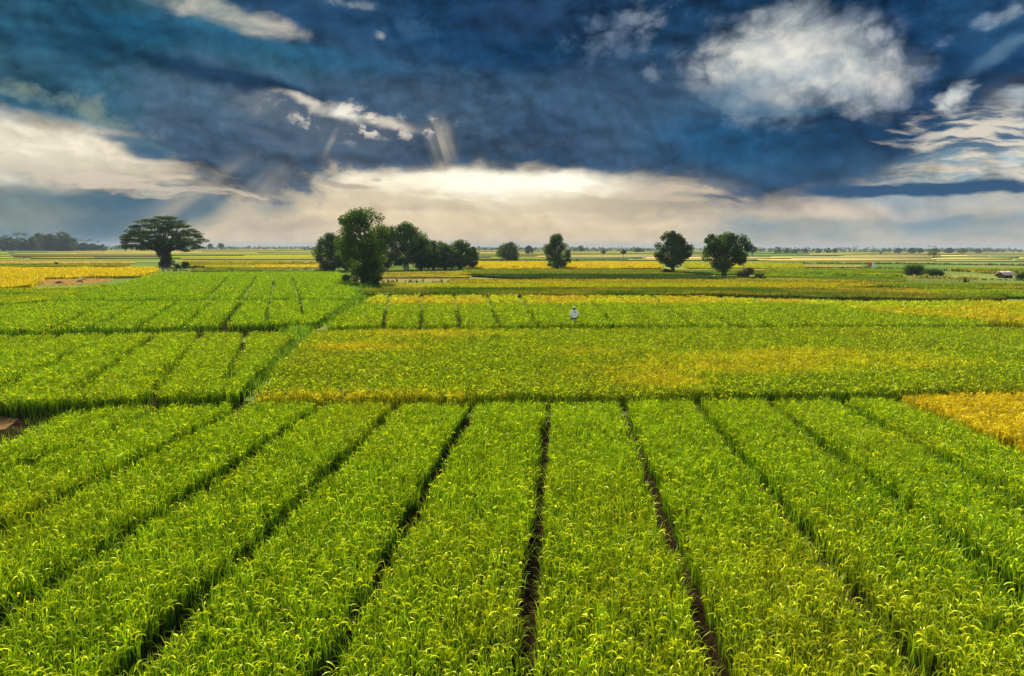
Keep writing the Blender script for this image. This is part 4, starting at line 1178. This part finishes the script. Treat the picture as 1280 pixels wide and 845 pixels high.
S = over(S, blob(472, 226, 12, 5.5, 0, .8, nB, .8), col(172, 162, 146), .8)
S = over(S, blob(368, 238, 11, 4, 0, .8, nB, .8), col(176, 162, 146), .7)
S = over(S, blob(770, 256, 130, 17, 3, .7, nA, 2.2), col(182, 170, 150), .85)
S = over(S, blob(780, 244, 90, 8, 3, .5, nB, 2.2), col(236, 220, 190), .8)
S = over(S, blob(350, 286, 110, 14, -4, .9, nA, 1.4), col(176, 164, 150), .7)
S = over(S, blob(380, 296, 120, 6, -2, .7, nA, 1.4), col(216, 194, 172), .7)
S = over(S, blob(870, 250, 70, 14, 2, .8, nA, 1.4), col(206, 184, 164), .75)
S = over(S, blob(960, 284, 160, 40, 0, 1.1, nA, 1.2), col(112, 144, 158), .9)
S = over(S, blob(1190, 278, 220, 42, 0, 1.0, nA, 1.3), col(118, 148, 162), .92)
S = over(S, blob(1050, 258, 200, 17, 1, .55, nA, 1.2), col(216, 200, 180), .95)
S = over(S, blob(1200, 254, 140, 14, 0, .8, nS, 1.6), col(210, 202, 186), .85)
S = over(S, blob(1060, 306, 280, 8, 0, .9, nA, 1.0), col(198, 180, 170), .7)
S = over(S, blob(1190, 195, 160, 75, 0, .55, nA, .8), col(116, 148, 168), .95)
S = over(S, blob(1190, 212, 150, 24, -3, .7, nS, 1.8), mixc(sstep(nS, -.15, .12), col(140, 164, 176), col(222, 210, 188)), .92)
S = over(S, blob(520, 262, 160, 10, -2, .8, nA, 1.8), col(184, 170, 150), .6)
S = over(S, blob(430, 256, 140, 12, -6, .7, nB, 1.8), col(232, 214, 186), .65)
S = over(S, blob(690, 246, 130, 7, 3, .6, nB, 2.2), col(196, 182, 158), .7)
S = over(S, blob(820, 274, 150, 9, 1, .8, nA, 1.8), col(206, 188, 164), .7)
# --- the great dark bank
S = over(S, blob(640, 60, 700, 170, 3, .20, mth('ADD', nA, mth('MULTIPLY', nB, .6)), .30), NAVY)
S = over(S, blob(110, 60, 320, 92, 9, .30, nA, .40), TEAL)
S = over(S, blob(300, 172, 150, 96, 18, .36, nB, .42), SLATE)
S = over(S, blob(520, 152, 250, 72, 1, .34, nB, .30), SLATE, .85)
S = over(S, blob(945, 165, 260, 106, -6, .40, nA, .35), NAVY)
S = over(S, blob(800, 155, 210, 84, 4, .45, nA, .35), mixc(sstep(nC, -.2, .2), col(38, 68, 102), col(56, 86, 114)))
S = over(S, blob(920, 180, 150, 56, 0, .9, nC, .6), col(18, 86, 128), .8)
S = over(S, blob(1170, 60, 210, 84, 0, .6, nA, .6), mixc(sstep(nC, -.2, .2), col(18, 68, 114), col(44, 92, 130)))
S = over(S, blob(560, 48, 190, 40, 6, 1.0, nC, .8), col(14, 62, 102), .7)
S = over(S, blob(660, 20, 170, 50, 0, 1.0, nC, .8), col(32, 60, 96), .7)
S = over(S, blob(270, 95, 240, 13, 9, .8, nA, 1.6), col(8, 50, 82), .8)
S = over(S, blob(350, 62, 330, 17, 7, .8, nA, 1.9), col(38, 92, 124), .55)
S = over(S, blob(180, 38, 160, 26, 6, .9, nA, 1.8), col(14, 80, 114), .55)
S = over(S, blob(250, 140, 140, 10, 12, .9, nA, 1.8), col(66, 96, 118), .5)
S = over(S, blob(690, 180, 170, 14, 2, .9, nA, 1.8), col(58, 80, 106), .55)
S = over(S, blob(380, 185, 120, 26, 10, 1.1, nA, 1.0), col(78, 102, 124), .5)
S = over(S, blob(250, 120, 160, 22, 14, 1.1, nA, 1.2), col(66, 100, 120), .5)
S = over(S, blob(640, 185, 60, 14, 4, 1.1, nB, .9), col(84, 102, 124), .5)
S = over(S, blob(720, 95, 110, 40, -24, 1.2, nB, .9), col(56, 84, 116), .6)
S = over(S, blob(860, 215, 120, 16, 3, 1.1, nA, .9), col(70, 98, 124), .5)
S = over(S, blob(450, 196, 190, 12, -1, 1.1, nA, .9), col(40, 62, 92), .6)
# relief and mottling inside the dark bank
gain = mth('ADD', mth('MULTIPLY_ADD', rel, .65, 1.0), mth('ADD', mth('MULTIPLY', nC, 1.3), mth('ADD', mth('MULTIPLY', nA, .9), mth('MULTIPLY', nB, .34))))
gcol = nd('ShaderNodeCombineColor'); [put(gcol.inputs[i], gain) for i in range(3)]
gm_ = nd('ShaderNodeMix', data_type='RGBA', blend_type='MULTIPLY'); put(gm_.inputs[0], sstep(Vv, 20, 110, .30, 1.0)); put(gm_.inputs[6], S); put(gm_.inputs[7], gcol.outputs[0])
S = gm_.outputs[2]
S = over(S, blob(650, 240, 300, 32, 0, 1.0, nA, .6), col(255, 240, 206), .8)
S = over(S, blob(630, 235, 230, 26, 0, .8, nA, .6), col(255, 246, 216, 1.1), .9)
S = over(S, blob(660, 232, 150, 20, 0, 1.0, nA, .7), col(255, 254, 238, 1.25), .9)
S = over(S, blob(50, 186, 170, 36, 9, 1.0, nA, .8), col(254, 244, 218, 1.05), .75)
S = over(S, blob(312, 208, 52, 36, 14, .8, nB, .5), mixc(sstep(nA, -.2, .2), col(52, 76, 102), col(78, 100, 120)), .85)
S = over(S, blob(436, 236, 46, 4.5, 6, .7, nA, .8), col(188, 174, 154), .8)
S = over(S, blob(472, 226, 12, 5.5, 0, .8, nB, .5), col(178, 166, 148), .8)
S = over(S, blob(770, 258, 120, 12, 3, .7, nA, 2.0), col(190, 176, 152), .7)
S = over(S, blob(700, 252, 260, 26, 2, .9, nS, 2.4), col(206, 188, 158), .6)
S = over(S, blob(470, 250, 150, 22, -3, .9, nS, 2.4), col(204, 186, 158), .55)
S = over(S, blob(830, 240, 90, 16, 4, .9, nS, 2.2), col(222, 200, 172), .6)
S = over(S, blob(80, 205, 170, 24, 6, .9, nS, 2.2), col(206, 196, 172), .6)
S = over(S, blob(150, 228, 130, 14, 6, .8, nS, 2.4), col(224, 208, 186), .7)
S = over(S, blob(600, 230, 190, 17, 1, .9, mth('ADD', nS, nA), .7), col(255, 250, 228, 1.15), .8)
# shadow stripes in the bright lower left, right hand stripe
S = over(S, blob(175, 184, 52, 10, 9, .7, nA, 1.0), col(70, 108, 128), .9)
S = over(S, blob(188, 196, 34, 9, 6, .7, nA, .8), col(52, 94, 124), .9)
S = over(S, blob(1180, 236, 165, 9.5, 1, .45, nA, .9), col(36, 80, 118), .97)
# --- bright openings
S = over(S, blob(90, 130, 120, 20, 18, .9, nB, 1.3), col(132, 146, 130), .75)
S = over(S, blob(270, 13, 125, 17, 11, .7, nA, .9), mixc(sstep(nA, -.2, .2), col(112, 130, 136), col(214, 206, 188)))
S = over(S, blob(440, 4, 70, 14, 6, .9, nB, 1.5), col(140, 152, 160), .8)
S = over(S, blob(500, 36, 80, 34, 12, 1.0, nB, 1.7), col(58, 94, 126), .7)
S = over(S, blob(471, 48, 12, 9, 0, 1.0, nB, 1.4), col(176, 184, 190), .8)
S = over(S, blob(330, 128, 75, 18, 10, .9, nB, 1.5), col(104, 120, 134), .8)
GAPC = mixc(sstep(mth('ADD', rel, nB), -.2, .16), col(84, 98, 114), col(244, 234, 212))
S = over(S, blob(425, 162, 150, 40, 9, 1.2, nB, .5), col(96, 108, 122), .9)
S = over(S, blob(330, 134, 76, 24, 12, 1.1, nB, .6), col(106, 118, 128), .75)
S = over(S, blob(440, 149, 128, 30, 9, .9, nB, .48), GAPC, .92)
S = over(S, blob(376, 126, 50, 9, 11, .7, nB, .6), col(226, 216, 198), .85)
S = over(S, blob(425, 138, 46, 15, 12, .9, nB, .6), col(252, 246, 230), .95)
S = over(S, blob(490, 152, 54, 12, 15, .8, nB, .6), col(230, 218, 198), .85)
S = over(S, blob(520, 156, 44, 12, 14, .9, nB, .5), GAPC, .9)
S = over(S, blob(550, 158, 34, 16, 18, .9, nB, .5), GAPC, .95)
S = over(S, blob(470, 172, 60, 10, 4, 1.0, nB, .8), col(70, 88, 110), .7)
S = over(S, blob(340, 168, 70, 9, 12, 1.0, nA, 1.4), col(92, 106, 124), .65)
S = over(S, blob(765, 46, 95, 56, -20, 1.1, nB, 1.2), col(104, 124, 148), .85)
S = over(S, blob(800, 24, 46, 30, 30, 1.0, nB, 1.2), col(136, 148, 164), .8)
S = over(S, blob(826, 96, 24, 18, 0, 1.0, nB, 1.3), col(124, 140, 158), .85)
WHs = mth('ADD', mth('MULTIPLY', rel, .5), mth('ADD', nF, mth('MULTIPLY', nC, .7)))
WH = mixc(sstep(WHs, -.22, .2), col(184, 194, 196), col(238, 234, 222))
WH2 = mixc(sstep(mth('ADD', nC, mth('ADD', nF, mth('MULTIPLY', rel, .3))), -.28, .18), col(180, 192, 196), col(234, 230, 220))
S = over(S, blob(990, 82, 146, 84, 0, 1.05, nB, .42), WH, .96)
S = over(S, blob(1080, 90, 98, 58, 10, 1.1, nB, .42), WH2, .92)
S = over(S, blob(955, 58, 94, 54, -30, 1.05, nB, .42), WH2, .85)
S = over(S, blob(925, 118, 70, 30, -12, 1.1, nF, .9), col(84, 128, 158), .65)
S = over(S, blob(1000, 92, 50, 20, 0, 1.1, nF, .9), col(178, 192, 198), .5)
S = over(S, blob(1000, 60, 80, 30, 0, 1.2, nF, .6), col(240, 236, 226), .6)
S = over(S, blob(970, 138, 90, 14, 5, 1.0, nA, 1.0), col(50, 112, 146), .6)
S = over(S, blob(1208, 112, 32, 22, -50, .7, nB, 1.1), WH, .9)
S = over(S, blob(1270, 114, 34, 17, -30, .8, nB, .8), WH2, .9)
S = over(S, blob(1230, 165, 100, 30, 6, .8, nS, 1.6), mixc(sstep(nS, -.10, .12), col(58, 98, 130), col(222, 214, 196)), .95)
S = over(S, blob(1160, 166, 24, 9, 4, .8, nS, 1.0), col(210, 206, 192), .85)
S = over(S, blob(1265, 12, 70, 16, -14, 1.0, nB, 1.4), col(164, 180, 192), .75)
S = over(S, blob(1262, 62, 60, 9, -30, 1.0, nA, 1.6), col(104, 138, 164), .5)
# --- crepuscular rays, fanning out from behind the gap
us, vs = uv_of(478, 70)
ang = mth('ARCTAN2', mth('SUBTRACT', U, us), mth('SUBTRACT', vs, Vv))
rn = nd('ShaderNodeTexNoise', noise_dimensions='1D'); put(rn.inputs['W'], mth('MULTIPLY', ang, 5.0)); rn.inputs['Scale'].default_value = 1; rn.inputs['Detail'].default_value = 2.2
raym = sstep(rn.outputs['Fac'], .36, .70)
S = over(S, mth('MULTIPLY', raym, blob(255, 268, 130, 52, -30, 1.0, nA, .4, False)), col(214, 198, 172), .75)
S = over(S, mth('MULTIPLY', raym, blob(600, 265, 300, 60, 0, 1.0, nA, .4, False)), col(250, 234, 202), .38)
S = over(S, blob(413, 178, 34, 6.5, -64, 1.0, nB, .4, False), col(170, 164, 154), .55)
u0, v0 = uv_of(548, 176)
ca_, sa_ = math.cos(R(-73)), math.sin(R(-73))
perp = mth('MULTIPLY_ADD', U, -sa_, mth('MULTIPLY_ADD', Vv, ca_, u0 * sa_ - v0 * ca_))
bn_ = nd('ShaderNodeTexNoise', noise_dimensions='1D'); put(bn_.inputs['W'], mth('MULTIPLY', perp, .11)); bn_.inputs['Scale'].default_value = 1; bn_.inputs['Detail'].default_value = 2
S = over(S, mth('MULTIPLY', sstep(bn_.outputs['Fac'], .30, .62, .35, 1.0), blob(552, 178, 46, 27, 74, 1.2, nB, .25, False)), col(222, 208, 180), .62)
# --- the rest of the sky round and above: unseen broken cloud added as fill light, blue between
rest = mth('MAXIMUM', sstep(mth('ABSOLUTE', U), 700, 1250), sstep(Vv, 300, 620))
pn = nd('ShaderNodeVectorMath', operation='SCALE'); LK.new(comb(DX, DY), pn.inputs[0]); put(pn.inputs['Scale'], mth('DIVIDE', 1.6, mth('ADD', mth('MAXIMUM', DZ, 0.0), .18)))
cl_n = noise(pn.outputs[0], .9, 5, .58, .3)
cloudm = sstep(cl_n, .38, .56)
FILL_CLOUD = mixc(sstep(cl_n, .45, .75), col(168, 168, 168), col(112, 122, 136))
bg_cloud = nd('ShaderNodeBackground'); 
S2 = mixc(rest, S, FILL_CLOUD); LK.new(S2, bg_cloud.inputs[0]); bg_cloud.inputs[1].default_value = 1.0
nish = nd('ShaderNodeTexSky', sky_type='NISHITA'); nish.sun_disc = False; nish.sun_elevation = SUN_EL; nish.sun_rotation = SUN_AZ
bg_sky = nd('ShaderNodeBackground'); LK.new(nish.outputs[0], bg_sky.inputs[0]); bg_sky.inputs[1].default_value = 0.12
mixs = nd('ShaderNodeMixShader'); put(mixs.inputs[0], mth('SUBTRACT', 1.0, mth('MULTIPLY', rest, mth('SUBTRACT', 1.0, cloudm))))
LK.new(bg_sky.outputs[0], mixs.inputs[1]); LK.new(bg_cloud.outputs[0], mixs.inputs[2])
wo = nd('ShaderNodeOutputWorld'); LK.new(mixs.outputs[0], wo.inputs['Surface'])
w.cycles.sampling_method = 'MANUAL'; w.cycles.sample_map_resolution = 512

# ------------------------------------------------------------------ sun
sd = bpy.data.lights.new('sun', 'SUN'); sd.energy = 5.0; sd.angle = R(3); sd.color = (1.0, .93, .80); sd.volume_factor = 0.2
so = bpy.data.objects.new('sun', sd); C.objects.link(so)
dirn = Vector((math.sin(SUN_AZ) * math.cos(SUN_EL), math.cos(SUN_AZ) * math.cos(SUN_EL), math.sin(SUN_EL)))
so.rotation_euler = dirn.to_track_quat('Z', 'Y').to_euler(); so.location = dirn * 60

# ------------------------------------------------------------------ render settings
scene.view_settings.view_transform = 'Standard'; scene.view_settings.look = 'None'
scene.view_settings.exposure = EXPO; scene.view_settings.gamma = 1.0
scene.view_settings.use_curve_mapping = False
scene.cycles.max_bounces = 6; scene.cycles.diffuse_bounces = 3; scene.cycles.transmission_bounces = 3; scene.cycles.volume_bounces = 0
scene.cycles.use_denoising = True
scene.cycles.denoiser = 'OPENIMAGEDENOISE'
scene.cycles.denoising_input_passes = 'RGB_ALBEDO_NORMAL'
scene.cycles.denoising_prefilter = 'ACCURATE'
scene.cycles.sample_clamp_indirect = 4
# end
